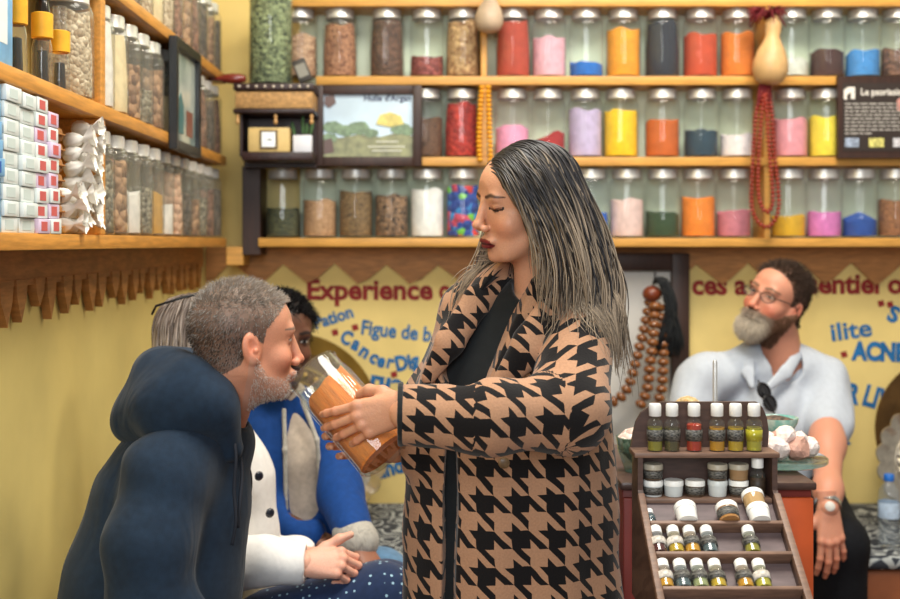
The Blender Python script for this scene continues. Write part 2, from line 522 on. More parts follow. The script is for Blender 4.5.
G = grain_mat
rows = {
 2: [ # third shelf, y 77
  (340, G('reddish_seed', rgb(108, 62, 44), rgb(186, 134, 100), 0.009), .88, 0, 'full of reddish brown seeds, nearest the small leaning book'),
  (387, G('dark_pod', rgb(52, 32, 28), rgb(112, 78, 62), 0.010), .95, 0, 'full of dark brown pods on the third shelf'),
  (427, G('rose_bud', rgb(96, 34, 38), rgb(168, 88, 84), 0.012), .34, 0, 'a third full of dried reddish buds on the third shelf'),
  (461, G('tan_root', rgb(140, 98, 60), rgb(214, 178, 128), 0.013), .93, 0, 'full of tan root chips beside the small grey gourd'),
  (513, powder('brick', 170, 62, 44), .93, 0, 'of brick red powder between the small gourd and the pale pink jar'),
  (549, powder('pale_pink', 222, 172, 190), .68, 0.006, 'of pale pink powder next to the brick red one'),
  (586, powder('royal_blue', 22, 104, 196), .25, 0.004, 'with a low layer of royal blue powder'),
  (623, powder('amber', 226, 150, 34), .80, 0, 'of amber yellow powder beside the navy black jar'),
  (662, powder('navy_black', 24, 30, 48), .92, 0.006, 'full of navy black powder on the third shelf'),
  (700, powder('rust_red', 184, 66, 34), .72, 0, 'of rust red powder beside the navy black jar'),
  (737, powder('orange_ochre', 214, 116, 30), .74, 0, 'of orange ochre powder beside the big tan gourd'),
  (791, powder('grey_white', 206, 212, 204), .30, 0, 'with a low layer of grey white powder behind the big gourd'),
  (824, powder('dark_maroon', 62, 32, 34), .44, 0.004, 'of dark maroon powder above the yellow powder jar'),
  (859, powder('sky_blue', 60, 134, 204), .44, 0.006, 'of sky blue powder on the third shelf'),
  (896, G('brown_bark', rgb(60, 38, 34), rgb(128, 92, 78), 0.011), .48, 0, 'half full of brown bark above the black notice board'),
 ],
 1: [
  (426, G('brown_seed', rgb(60, 38, 28), rgb(120, 82, 58), 0.006), .66, 0, 'of dark brown seeds beside the framed tree picture'),
  (461, G('red_chili', rgb(140, 14, 18), rgb(206, 56, 46), 0.012), .90, 0, 'full of bright red peppers beside the yellow bead string'),
  (512, powder('candy_pink', 232, 158, 196), .50, 0.006, 'of candy pink powder beside the yellow bead string'),
  (548, powder('crimson', 164, 34, 40), .34, 0.02, 'of crimson powder sloping up one side above the woman\'s hair'),
  (585, powder('lavender', 190, 176, 214), .78, -0.006, 'of lavender powder between the crimson and bright yellow jars'),
  (620, powder('bright_yellow', 240, 196, 14), .78, 0, 'of bright yellow powder beside the lavender jar'),
  (662, powder('burnt_orange', 196, 94, 26), .62, 0, 'of burnt orange powder on the second shelf'),
  (701, powder('ink_blue', 28, 58, 78), .46, -0.008, 'of dark ink blue powder on the second shelf'),
  (736, powder('pure_white', 232, 224, 228), .38, 0, 'of white powder beside the hanging red beads'),
  (790, powder('rose_pink', 222, 148, 162), .64, 0, 'of rose pink powder above the magenta one'),
  (822, powder('lemon', 232, 212, 62), .68, 0, 'of lemon yellow powder beside the black notice board'),
 ],
 0: [
  (283, G('green_herb', rgb(36, 42, 26), rgb(92, 96, 60), 0.006), .48, 0, 'half full of dark green herbs, beside the dark end panel'),
  (320, G('tan_seed', rgb(150, 108, 74), rgb(206, 164, 122), 0.005), .62, 0, 'of tan seeds on the lowest shelf'),
  (356, G('olive_seed', rgb(84, 62, 36), rgb(150, 118, 74), 0.006), .76, 0, 'of olive brown seeds under the framed tree picture'),
  (390, G('clove', rgb(48, 30, 22), rgb(160, 124, 92), 0.013), .70, 0, 'of dark brown star pods with pale tips'),
  (427, powder('chalk', 240, 240, 238), .80, 0, 'of chalk white powder on the lowest shelf'),
  (463, sweets_mat(), .86, 0, 'of blue, red and green coloured pieces beside the woman\'s face'),
  (549, powder('teal', 40, 120, 130), .45, 0, 'of teal powder hidden behind the woman\'s head'),
  (591, powder('cobalt', 18, 96, 204), .44, -0.012, 'of cobalt blue powder next to the woman\'s hair'),
  (626, powder('blush', 230, 200, 196), .62, -0.004, 'of blush pale powder between the cobalt and dark green jars'),
  (662, powder('forest', 40, 66, 36), .42, 0.004, 'of forest green powder beside the bright orange one'),
  (697, powder('bright_orange', 238, 132, 32), .66, 0, 'of bright orange powder on the lowest shelf'),
  (733, powder('dusty_rose', 196, 116, 132), .44, 0.004, 'of dusty rose powder beside the loop of red beads'),
  (788, powder('mustard', 216, 168, 26), .36, 0.003, 'of mustard powder behind the loop of red beads'),
  (821, powder('magenta', 212, 120, 190), .42, 0, 'of magenta pink powder under the lemon yellow one'),
  (857, powder('deep_blue', 20, 72, 158), .30, 0.0, 'of deep blue powder heaped to a peak'),
  (892, G('nut_brown', rgb(92, 54, 30), rgb(168, 112, 70), 0.005), .62, 0, 'of nut brown grains under the black notice board'),
 ]}
grp = {2: 'jars on the third back shelf', 1: 'jars on the second back shelf', 0: 'jars on the lowest back shelf'}
k = 0
for r in (2, 1, 0):
    last = -99
    for px, m, lev, slope, lab in rows[r]:
        k += 1
        px = max(px, last + 35.6); last = px
        pos = P(px, 0, 3.925)
        put_jar((pos.x, 3.922, SH[r]), 'glass jar ' + lab, grp[r], m, lev, slope, 0.03 if 'peak' in lab else 0.0, k, rot=k * 1.3)

# jars along the side wall
side_glass = bpy.data.meshes.new_from_object(PROTO_PARTS[0]); side_glass.materials.clear(); side_glass.materials.append(M_glass_side)
side_glass.name = 'side_jar_body'
oat = G('oat_flake', rgb(150, 126, 92), rgb(222, 206, 176), 0.010)
pod = G('walnut_piece', rgb(96, 62, 40), rgb(190, 150, 112), 0.020)
gry = G('grey_leaf', rgb(84, 78, 62), rgb(160, 152, 130), 0.012)
brk = G('cinnamon_bark', rgb(84, 50, 36), rgb(150, 106, 82), 0.016)
dkb = G('dried_fig', rgb(40, 32, 28), rgb(104, 90, 76), 0.016)
wht = powder('salt_white', 232, 228, 220); ocr = powder('ochre', 196, 150, 70)
crm = powder('cream', 222, 204, 160)
side = {
 0: [(gry, .80, 'grey green leaves, standing against the pine upright'), (pod, .85, 'pale walnut pieces, second from the pine upright'),
     (wht, .50, 'white salt heaped to one side'), (gry, .6, 'grey leaves between the white salt and ochre jars'), (ocr, .55, 'ochre powder'),
     (wht, .42, 'a white layer, next to the ochre powder'), (G('pink_stick', rgb(196, 150, 120), rgb(228, 190, 160), .02), .88, 'pinkish cane sticks'),
     (dkb, .62, 'dark dried figs'), (pod, .55, 'broken brown nutshells'), (gry, .6, 'grey sage, fourth from the corner'),
     (brk, .75, 'brown bark, third from the corner'), (dkb, .8, 'dark roots beside the corner jar')],
 1: [(wht, .93, 'white powder full to the neck, standing against the pine upright'), (crm, .90, 'cream coloured powder beside the full white one'),
     (pod, .66, 'round brown nuts beside the cream powder'), (gry, .45, 'a thin grey layer'), (pod, .78, 'rough brown walnuts'),
     (crm, .5, 'cream flakes next to the black framed picture'), (oat, .7, 'pale oat flakes hidden behind the black framed picture'),
     (brk, .85, 'cinnamon bark past the black framed picture'), (gry, .8, 'grey thyme past the black framed picture'), (brk, .9, 'red brown bark near the corner'),
     (dkb, .8, 'dark pods second from the corner'), (brk, .88, 'dark bark in the corner')],
 2: [(oat, .8, 'oat flakes, first of the upper row past the frame edge'), (wht, .7, 'white crystals'), (gry, .7, 'grey mint'),
     (oat, .85, 'pale flakes'), (crm, .8, 'cream roots'), (oat, .75, 'beige husks'), (brk, .85, 'brown peel'), (pod, .85, 'light brown shells'),
     (brk, .9, 'rusty bark'), (dkb, .85, 'dark buds'), (pod, .8, 'split shells beside the corner'), (dkb, .85, 'blackish pods at the corner')]}
lvl = {0: 'lowest', 1: 'middle', 2: 'upper'}
for r in (0, 1, 2):
    for i, (m, lev, lab) in enumerate(side[r]):
        d = 2.49 + i * 0.1165
        put_jar((-0.741, d, SH[r]), 'jar of %s, %s side shelf' % (lab, lvl[r]), 'jars on the %s side shelf' % lvl[r],
                m, lev, 0.012 if 'heaped' in lab else 0.0, 0.0, 50 + i + 20 * r, 0.965, side_glass, rot=i * 0.7 + r)

# ---------------------------------------------------------------- goods on the side shelves
M_card_w = mat('white_card', rgb(226, 234, 232), 0.55, var=0.05, scale=20)
M_card_b = mat('blue_card', rgb(128, 184, 226), 0.5, var=0.15, scale=25)
M_print_b = mat('blue_print', rgb(30, 92, 180), 0.5)
M_print_g = mat('grey_print', rgb(204, 218, 214), 0.55)
M_print_r = mat('red_print', rgb(206, 96, 92), 0.5)
M_card_p = mat('lilac_card', rgb(216, 196, 220), 0.55, var=0.08, scale=18)
M_kraft = mat('kraft_paper', rgb(176, 122, 66), 0.8, var=0.15, scale=12)
M_tissue = mat('white_tissue', rgb(240, 236, 226), 0.75, var=0.03, bump=0.5, bscale=50)

def soap_box(name, loc, size, body, pr, label, group, flap=True, rot=0.0):
    t = thing(name, label, 'box', loc, rot, group)
    w, d, h = size
    MB().rbox((-w / 2, -d / 2, 0), (w / 2, d / 2, h), 0.0015).build('carton', body, t, smooth='auto')
    MB().rbox((w / 2, -d * 0.30, h * 0.18), (w / 2 + 0.0006, d * 0.22, h * 0.82), 0.0002).build('printed_panel', pr, t)
    MB().rbox((-w * .3, -d / 2 - 0.0006, h * 0.2), (w * .3, -d / 2, h * 0.8), 0.0002).build('printed_panel', pr, t)
    return t
rng = random.Random(8)
pos_word = ['bottom', 'second', 'third', 'fourth', 'fifth', 'sixth', 'seventh', 'eighth', 'top']
def column(d, depth, n, h, body, pr, what, grp, x=XS - 0.037, first=0):
    for i in range(n):
        w = pos_word[i] if i < n - 1 else 'top'
        soap_box('soap_box', (x + rng.uniform(-0.004, 0.004), d, SH[0] + i * (h + 0.0012)), (0.07, depth, h), body[i % len(body)], pr,
                 '%s box in the %s' % (w, what), grp, rot=rng.uniform(-0.03, 0.03))
column(1.805, 0.060, 8, 0.0285, [M_card_b], M_print_b, 'stack of pale blue soap boxes on the lowest side shelf', 'pale blue soap boxes')
column(1.878, 0.070, 9, 0.0255, [M_card_w], M_print_g, 'white soap box stack touching the pale blue boxes', 'white soap boxes')
column(1.956, 0.070, 9, 0.0252, [M_card_w], M_print_g, 'white soap box stack touching the lilac boxes', 'white soap boxes')
column(2.028, 0.060, 9, 0.0255, [M_card_p, M_card_w, M_card_w], M_print_r, 'taller red printed stack beside the white boxes', 'red printed soap boxes')
column(2.092, 0.054, 8, 0.0265, [M_card_w, M_card_p], M_print_r, 'shorter red printed stack beside the brown paper packets', 'red printed soap boxes')
for i in range(7):
    t = thing('paper_packet', '%s brown paper packet in the stack behind the white sachets' % (pos_word[i] if i < 6 else 'top'), 'packet',
              (XS - 0.062, 2.165, SH[0] + i * 0.0292), rng.uniform(-.06, .06), 'brown paper packets')
    MB().rbox((-0.05, -0.036, 0), (0.04, 0.036, 0.028), 0.008, seg=3).build('wrapper', M_kraft, t, smooth='auto')
    MB().rbox((0.0402, -0.03, 0.012), (0.046, 0.03, 0.0155), 0.001).build('folded_seam', M_kraft, t)

def sachet_mesh(seed, s=1.0):
    """a small pouch of white tissue, gathered and flared at its tied end"""
    r = random.Random(seed); mb = MB()
    a = [r.uniform(0, 6.28) for _ in range(4)]
    prof = [(0, 0), (.010, .003), (.0150, .012), (.0155, .024), (.011, .034), (.005, .040), (.0045, .043), (.012, .054), (.019, .064)]
    def f(t, i):
        return 1 + 0.10 * sin(3 * t + a[0] + i) + 0.08 * sin(7 * t + a[1]) + (0.25 * sin(5 * t + a[2]) if i >= 7 else 0)
    mb.lathe([(q * s, z * s) for q, z in prof], 24, None, f)
    return mb
sp = ['bottom', 'second', 'third', 'fourth', 'fifth', 'sixth', 'seventh', 'top']
for c, (d, n, what) in enumerate(((2.240, 3, 'low column next to the brown packets'), (2.296, 7, 'tall column next to the low one'), (2.352, 8, 'tall column against the pine upright'))):
    for i in range(n):
        M = Matrix.Rotation(rng.uniform(-.25, .25), 4, 'Z') @ Matrix.Rotation(rng.uniform(-.2, .2), 4, 'X') @ Matrix.Rotation(radians(78 + rng.uniform(-12, 12)), 4, 'Y')
        o = sachet_mesh(c * 10 + i, 1.0).build('tissue_sachet', M_tissue, smooth=True)
        o.data.transform(M)
        z0 = min(v.co.z for v in o.data.vertices)
        o.location = (XS - 0.05 - rng.uniform(0, .008), d, SH[0] + i * 0.0285 - max(z0, -0.018))
        tag(o, '%s white tissue sachet in the %s' % ('top' if i == n - 1 else sp[i], what), 'sachet', 'white tissue sachets')

M_yel = mat('yellow_label', rgb(236, 176, 40), 0.5, var=0.08, scale=40)
M_darkglass = mat('dark_bottle_glass', rgb(34, 30, 24), 0.12, spec=0.6)
M_clear = glass_mat('clear_bottle', (0.95, 0.96, 0.95, 1), 0.06, rgb(220, 226, 222))
for i, (px, d, h, l) in enumerate(((15, 1.972, .185, 'slim argan bottle with a yellow band, nearest the pale blue pack'),
                                   (38, 2.105, .185, 'slim argan bottle with a dark neck and orange yellow band, between two others'),
                                   (58, 2.205, .165, 'shorter argan bottle with a clear neck and pale yellow band'))):
    t = thing('argan_bottle', l, 'bottle', (XS - 0.03, d, SH[1]), 0, 'argan bottles on the middle side shelf')
    MB().lathe([(0, 0), (.017, 0), (.0185, .004), (.0185, h * .38), (.015, h * .46)], 20).build('bottle_base', M_clear, t, smooth='auto')
    MB().lathe([(0, .004), (.012, .004), (.010, h * .34), (0, h * .36)], 12).build('dark_oil', M_darkglass, t, smooth='auto')
    MB().lathe([(.015, h * .46), (.0195, h * .47), (.0195, h * .71), (.015, h * .72)], 20).build('yellow_band', M_yel, t, smooth='auto')
    MB().lathe([(.0145, h * .72), (.0125, h * .80), (.010, h * .84), (.0135, h * .85), (.0135, h), (0, h)], 18).build('neck', M_clear if i == 2 else M_darkglass, t, smooth='auto')
put_jar((-0.741, 2.335, SH[1]), 'wide clear jar of pale bark strips against the pine upright', 'tall jars by the argan bottles', oat, .9, 0, 0, 91, 0.965, side_glass)
soap_box('paper_pack', (XS - 0.045, 1.85, SH[1]), (0.075, 0.09, 0.19), M_card_b, M_card_w, 'tall pale blue paper pack at the end of the middle side shelf', None)

# black framed picture hung on the side shelves
M_frame_black = mat('black_frame_paint', rgb(20, 22, 22), 0.35)
M_pict_pale = mat('faded_print', rgb(196, 206, 196), 0.35, var=0.3, scale=9, color2=rgb(120, 140, 136), coat=0.6)
t = thing('picture_frame', 'black framed small picture hung on the side shelves among tall jars', 'picture', (XS + 0.001, 3.146, 1.645))
fr = MB()
for lo, hi in (((0, -.16, 0), (.022, -.135, .295)), ((0, .135, 0), (.022, .16, .295)), ((0, -.135, 0), (.022, .135, .025)), ((0, -.135, .27), (.022, .135, .295))):
    fr.rbox(lo, hi, .002)
fr.build('frame', M_frame_black, t)
MB().box((0.004, -.135, .025), (.008, .135, .27)).build('print', M_pict_pale, t)
pc = MB()
pc.prism([(-.09, .05), (-.02, .05), (-.02, .13), (-.05, .16), (-.09, .13)], -.0095, -.008, Matrix.Rotation(pi / 2, 4, 'Z'))
pc.build('printed_figure', mat('teal_print', rgb(60, 110, 112), 0.4), t)
MB().rbox((0.0085, .02, .05), (.0092, .10, .12), .0002).build('printed_patch', mat('brown_print', rgb(130, 78, 62), 0.4), t)

# ---------------------------------------------------------------- carved bracket shelf in the corner, and what stands on it
M_carve = mat('carved_dark_wood', rgb(44, 22, 20), 0.45, var=0.3, scale=25, bump=0.3, bscale=90)
M_gold = mat('gilded_panel', rgb(178, 136, 82), 0.6, var=0.25, scale=90, bump=0.6, bscale=160)
M_knob = mat('pale_turned_wood', rgb(196, 150, 92), 0.4)
DB = 3.66
bx0, bx1 = P(233, 0, DB).x, P(314, 0, DB).x
bc = (bx0 + bx1) / 2; bw = (bx1 - bx0) / 2
ztop = P(0, 83, DB).z
t = thing('wall_bracket', 'carved dark wooden bracket shelf with gilded band in the corner', 'shelf', (bc, DB, ztop))
zr = lambda y: P(0, y, DB).z - ztop
MB().rbox((-bw, 0, zr(90)), (bw, .18, 0), .004).build('top_board', M_carve, t, smooth='auto')
st = MB()
for i in range(9):
    st.ball((-bw * .85 + i * bw * 1.7 / 8, -0.001, zr(86.5)), .0055, 8)
st.build('stud_row', mat('silver_studs', rgb(214, 204, 190), 0.3, metal=0.6), t, smooth=True)
MB().rbox((-bw * .96, .008, zr(108)), (bw * .96, .17, zr(91)), .003).build('gilded_band', M_gold, t, smooth='auto')
MB().rbox((-bw, 0, zr(113)), (bw, .18, zr(108.5)), .003).build('lower_rail', M_carve, t, smooth='auto')
for x in (-bw * .90, bw * .04, bw * .93):
    MB().lathe([(0, -.036), (.004, -.034), (.007, -.028), (.0055, -.021), (.003, -.018), (.006, -.011), (.005, -.003), (0, 0)], 14,
               Matrix.Translation((x, .012, zr(113)))).build('drop_knob', M_knob, t, smooth=True)
MB().rbox((-bw * .92, .15, zr(165)), (bw * .96, .183, zr(113)), .003).build('back_panel', M_carve, t)
MB().rbox((-bw * .80, .01, zr(160)), (bw * .96, .15, zr(151.5)), .004).build('lower_tray', M_carve, t, smooth='auto')
MB().rbox((-bw * .88, .03, zr(156)), (-bw * .80, .16, zr(113.5)), .003).build('side_panel', M_carve, t)
tray_z = ztop + zr(151.5)
t = thing('clock', 'small cream box clock with a square silver dial on the bracket tray', 'clock', (P(270, 0, DB + .05).x, DB + .05, tray_z + .0005))
MB().rbox((-.066, -.03, 0), (.066, .03, .078), .003).build('case', mat('cream_wood', rgb(216, 186, 120), 0.5, var=0.08, scale=20), t, smooth='auto')
MB().rbox((-.029, -.034, .008), (.029, -.030, .070), .002).build('dial_frame', mat('aged_bronze', rgb(110, 92, 62), 0.4, metal=.5), t)
MB().rbox((-.022, -.036, .015), (.022, -.0342, .063), .001).build('dial', mat('silver_dial', rgb(206, 206, 200), 0.3, metal=.5, var=.1, scale=60), t)
MB().rbox((-.002, -.0375, .036), (.012, -.0365, .040), .0004).build('hand', M_black, t)
# big herb jar on the bracket
M_leafy = G('dried_green_leaf', rgb(44, 58, 34), rgb(150, 164, 118), 0.012)
t = thing('herb_jar', 'big tall glass jar of dried green leaves on the carved bracket', 'jar', (P(271, 0, DB + .09).x, DB + .088, ztop + .0005))
MB().lathe([(0, 0), (.065, 0), (.072, .008), (.072, .30), (.062, .335), (.055, .345), (.055, .36)], 64, None,
           lambda a, i: 1 - (.012 - .012 * abs(cos(9 * a)) if 2 <= i <= 3 else 0)).build('jar_body', M_glass, t, smooth=True)
MB().lathe([(0, .008), (.067, .008), (.067, .295), (.05, .315), (0, .318)], 40).build('jar_contents', M_leafy, t, smooth='auto')
MB().lathe([(.057, .35), (.058, .352), (.058, .375), (.054, .38), (0, .379)], 32).build('lid', M_steel, t, smooth='auto')
put_jar((P(300, 0, 3.925).x, 3.922, SH[2]), 'glass jar of pale tan flakes half hidden behind the big herb jar', 'jars on the third back shelf',
        G('tan_flake', rgb(150, 110, 84), rgb(206, 170, 138), .012), .7, seed=77)
# tilted dark book, red wooden pestle, white box with a green sprig
t = thing('small_book', 'small dark book leaning tilted against the big herb jar', 'book', (P(306, 0, DB + .03).x, DB + .04, ztop + .0115))
R_ = Matrix.Rotation(radians(20), 4, 'Y')
MB().rbox((-.022, -.008, .0), (.022, .008, .074), .002, R_ @ Matrix.Rotation(radians(-42), 4, 'Y')).build('cover', mat('dark_book_cloth', rgb(52, 48, 44), .6, var=.2, scale=30), t, smooth='auto')
MB().rbox((-.017, -.0095, .014), (.017, -.0082, .058), .0006, R_ @ Matrix.Rotation(radians(-42), 4, 'Y')).build('cover_plate', mat('pewter_plate', rgb(120, 116, 104), .4, metal=.4), t)
pe = MB().lathe([(0, 0), (.010, .002), (.016, .02), (.0175, .045), (.014, .068), (.009, .082), (.007, .11), (.010, .118), (0, .122)], 20,
                Matrix.Rotation(radians(-90), 4, 'Y'))
o = pe.build('wooden_pestle', mat('red_lacquer_wood', rgb(118, 40, 30), .25, coat=.5), smooth=True)
o.location = (P(246, 0, DB + .02).x, DB + .025, ztop + .0176); tag(o, 'glossy red brown wooden pestle lying over the bracket edge', 'pestle')
t = thing('gift_box', 'small white box with a green sprig on the bracket tray', 'box', (P(303, 0, DB + .06).x, DB + .06, tray_z + .0003))
MB().rbox((-.030, -.022, 0), (.030, .014, .056), .003).build('box_body', mat('white_box_card', rgb(222, 224, 232), .5), t, smooth='auto')
lf = MB()
for a, l in ((-.5, .05), (0, .065), (.45, .055), (.2, .04)):
    lf.ball((a * .03, -.004, .058 + l * .5), (.006, .004, l * .5), 8, Matrix.Rotation(a * .4, 4, 'Y'))
lf.build('green_sprig', mat('sprig_green', rgb(72, 108, 62), .6), t, smooth=True)

# framed tree picture and black notice board in front of the shelves
t = thing('framed_picture', 'dark framed picture of a blue sky and trees in front of the shelves', 'picture', (0, 0, 0))
DP = 3.82
def frame4(mb, x0, y0, x1, y1, w, d0, d1, b=.003):
    a = P(x0, y1, d0); c = P(x1, y0, d0)
    mb.rbox((a.x, d0, a.z), (a.x + w, d1, c.z), b); mb.rbox((c.x - w, d0, a.z), (c.x, d1, c.z), b)
    mb.rbox((a.x + w, d0, a.z), (c.x - w, d1, a.z + w), b); mb.rbox((a.x + w, d0, c.z - w), (c.x - w, d1, c.z), b)
fm = MB(); frame4(fm, 314, 85, 422, 166, .031, DP, DP + .026); fm.build('frame', M_post, t, smooth='auto')
def flat(mb, pts, d0, d1):
    mb.prism([(P(x, y, d0).x, P(x, y, d0).z) for x, y in pts], d0, d1)
e = MB(); flat(e, [(322, 93), (413, 93), (413, 157), (322, 157)], DP + .012, DP + .016)
e.build('sky_print', mat('sky_print', rgb(186, 208, 224), .35, var=.12, scale=8), t)
e = MB(); flat(e, [(322, 157), (413, 157), (413, 136), (396, 133), (380, 137), (360, 134), (340, 138), (322, 134)], DP + .0105, DP + .0115)
e.build('ground_print', mat('ground_print', rgb(132, 134, 96), .4, var=.35, scale=30), t)
rg = random.Random(3)
M_tree = mat('tree_print', rgb(112, 136, 104), .4, var=.3, scale=60); M_embl = mat('dark_emblem_print', rgb(92, 66, 58), .4)
for i, (cx, cy, r) in enumerate(((333, 127, 8), (345, 131, 7), (358, 128, 9), (400, 128, 8), (408, 131, 6), (371, 133, 6), (330, 138, 6))):
    e = MB(); flat(e, [(cx + r * 1.2 * cos(a) * rg.uniform(.85, 1.1), cy + r * .8 * sin(a) * rg.uniform(.85, 1.1)) for a in [2 * pi * k / 14 for k in range(14)]], DP + .0095 - .0001 * i, DP + .0104)
    e.build('tree_print', M_tree, t)
e = MB(); flat(e, [(376, 124), (380, 115), (390, 112), (401, 116), (404, 124), (390, 127)], DP + .0080, DP + .0087)
e.build('yellow_print', mat('blossom_print', rgb(206, 192, 104), .4, var=.2, scale=60), t)
for pts in ([(325, 96), (334, 94), (336, 103), (329, 108), (324, 104)], [(324, 140), (332, 138), (334, 152), (324, 154)]):
    e = MB(); flat(e, pts, DP + .0080, DP + .0087); e.build('emblem_print', M_embl, t)
M_ink = mat('dark_ink', rgb(40, 46, 84), .5)
def ptext(s, x0, yb, x1, cap, m, par, d, bold=.0):
    o = text_mesh('printed_title', s, m, par, cap * d / F / .69, Matrix.Identity(4), .0003, bold)
    xs = [v.co.x for v in o.data.vertices]; k = ((x1 - x0) * d / F) / (max(xs) - min(xs))
    o.data.transform(on_wall(P(x0, yb, d)) @ Matrix.Diagonal((k, 1, 1, 1)) @ Matrix.Translation((-min(xs), 0, 0)))
    return o
ptext("Huile d'Argan", 364, 101, 411, 6, M_ink, t, DP + .0110, .0008)
e = MB()
for y, a, b in ((146, 368, 405), (150, 372, 402), (141, 376, 398)): flat(e, [(a, y), (b, y), (b, y + 1.2), (a, y + 1.2)], DP + .0085, DP + .0092)
e.build('printed_caption', mat('pale_ink', rgb(214, 214, 200), .5), t)

t = thing('notice_board', 'black notice board with white French text in front of the shelves', 'sign', (0, 0, 0))
M_slate = mat('slate_board', rgb(46, 36, 32), .5, var=.1, scale=20)
e = MB(); flat(e, [(838, 76), (925, 76), (925, 158), (838, 158)], DP, DP + .02)
e.build('board', M_post, t)
e = MB(); flat(e, [(843, 83), (922, 83), (922, 151), (843, 151)], DP - .002, DP - .0003)
e.build('print_area', M_slate, t)
M_chalk = mat('white_print', rgb(226, 222, 214), .6)
e = MB(); flat(e, [(844, 90), (848, 87), (855, 87), (855, 99), (851, 99), (851, 92), (847, 95), (847, 100), (844, 99)], DP - .0035, DP - .0022); e.build('emblem', M_chalk, t)
ptext('Le psoriasis', 861, 95, 901, 6.5, M_chalk, t, DP - .0022, .0006)
e = MB(); rg = random.Random(5)
for i in range(9):
    x = 845
    while x < 900:
        w = rg.uniform(3, 8)
        if i == 8 and x > 870: break
        flat(e, [(x, 103 + i * 3.7), (x + w, 103 + i * 3.7), (x + w, 104.5 + i * 3.7), (x, 104.5 + i * 3.7)], DP - .003, DP - .0022)
        x += w + 1.4
e.build('text_lines', mat('grey_print_lines', rgb(170, 166, 160), .6), t)
for x0, x1, c in ((845, 859, (150, 164, 186)), (869, 884, (196, 190, 110)), (893, 908, (190, 190, 196))):
    e = MB(); flat(e, [(x0, 138), (x1, 138), (x1, 147), (x0, 147)], DP - .003, DP - .0022)
    e.build('printed_photo', mat('photo_%d' % x0, rgb(*c), .5, var=.4, scale=80), t)
e = MB(); flat(e, [(897, 100), (903, 96), (912, 98), (914, 108), (906, 113), (897, 110)], DP - .003, DP - .0022); e.build('printed_photo', mat('photo_pink', rgb(206, 150, 140), .5), t)

# ---------------------------------------------------------------- gourds, bead strings
M_gourd = mat('dried_gourd', rgb(202, 164, 112), .45, var=.15, scale=14)
M_gourd_g = mat('grey_gourd', rgb(182, 160, 136), .5, var=.15, scale=14)
def gourd(name, px, y_top, y_bot, d, rmax_px, m, label, parts):
    zt, zb = P(0, y_top, d).z, P(0, y_bot, d).z
    h = zt - zb; r = rmax_px * d / F
    t = thing(name, label, 'gourd', (P(px, 0, d).x, d, zb), 0)
    MB().lathe([(0, 0), (r * .45, h * .015), (r * .8, h * .07), (r, h * .2), (r * .97, h * .33), (r * .78, h * .48), (r * .52, h * .60), (r * .40, h * .69), (r * .46, h * .77),
                (r * .46, h * .86), (r * .30, h * .95), (r * .1, h), (0, h)], 28, Matrix.Rotation(radians(4), 4, 'Y')).build('gourd_body', m, t, smooth=True)
    if parts:
        rg = random.Random(1); y = MB()
        for i in range(46):
            a = rg.uniform(0, 6.28); q = rg.uniform(.5, 1.0)
            p0 = Vector((.01 * cos(a), .01 * sin(a), h * .93))
            p1 = p0 + Vector((.035 * cos(a) * q, .03 * sin(a) * q, .035 * q)); p2 = p1 + Vector((.03 * cos(a), .02 * sin(a), rg.uniform(-.05, .012)))
            y.tube([p0, (p0 + p1) / 2 + Vector((0, 0, .012)), p1, p2], [.0035, .004, .0035, .002], 5)
        y.build('yarn_tuft', mat('dark_red_yarn', rgb(104, 18, 28), .9, var=.2, scale=60), t, smooth=True)
    else:
        MB().lathe([(0, h * .99), (r * .12, h * .98), (r * .10, h * 1.1), (0, h * 1.12)], 10).build('gourd_stem', M_carve, t)
    return t
gourd('gourd', 769, 14, 85, 3.79, 17.5, M_gourd, 'big tan bottle gourd with a dark red yarn tuft, hung before the shelves', True)
gourd('gourd', 488, -18, 33, 3.79, 14.5, M_gourd_g, 'small greyish gourd hung at the top of the back shelves', False)

def bead_string(name, paths, r, m, label, cat, extra=None, squash=.8, loc=(0, 0, 0)):
    t = thing(name, label, cat, loc)
    proto = MB().ball((0, 0, 0), (r, r, r * squash), 12).build('bead', m, t, smooth=True)
    n = 0
    for pts in paths:
        pts = [Vector(p) for p in pts]
        MB().tube(pts, r * .14, 5).build('cord', mat('bead_cord', rgb(70, 26, 20), .8), t)
        # beads at even steps along the line
        L = [0]
        for a, b in zip(pts, pts[1:]): L.append(L[-1] + (b - a).length)
        step = 2 * r * squash * 1.03; s = r
        while s < L[-1]:
            i = max(k for k in range(len(L)) if L[k] <= s); i = min(i, len(pts) - 2)
            dr = pts[i + 1] - pts[i]; p = pts[i] + dr * ((s - L[i]) / max(dr.length, 1e-6))
            b = proto if n == 0 else proto.copy()
            if n: COL.objects.link(b); b.parent = t
            b.location = p; b.rotation_mode = 'QUATERNION'; b.rotation_quaternion = dr.to_track_quat('Z', 'Y')
            n += 1; s += step
    return t
M_redbead = mat('red_wood_bead', rgb(140, 44, 26), .3, var=.2, scale=50)
M_brownbead = mat('brown_wood_bead', rgb(132, 80, 40), .22, var=.35, scale=30, coat=.3)
M_yellowbead = mat('yellow_bead', rgb(224, 156, 22), .35, var=.1, scale=50)
def catmull(pts, n=8):
    pts = [Vector(p) for p in pts]; out = []
    for i in range(len(pts) - 1):
        p0 = pts[max(i - 1, 0)]; p1 = pts[i]; p2 = pts[i + 1]; p3 = pts[min(i + 2, len(pts) - 1)]
        for k in range(n):
            u = k / n
            out.append(0.5 * ((2 * p1) + (p2 - p0) * u + (2 * p0 - 5 * p1 + 4 * p2 - p3) * u * u + (3 * p1 - p0 - 3 * p2 + p3) * u ** 3))
    out.append(pts[-1]); return out
dN = 3.80
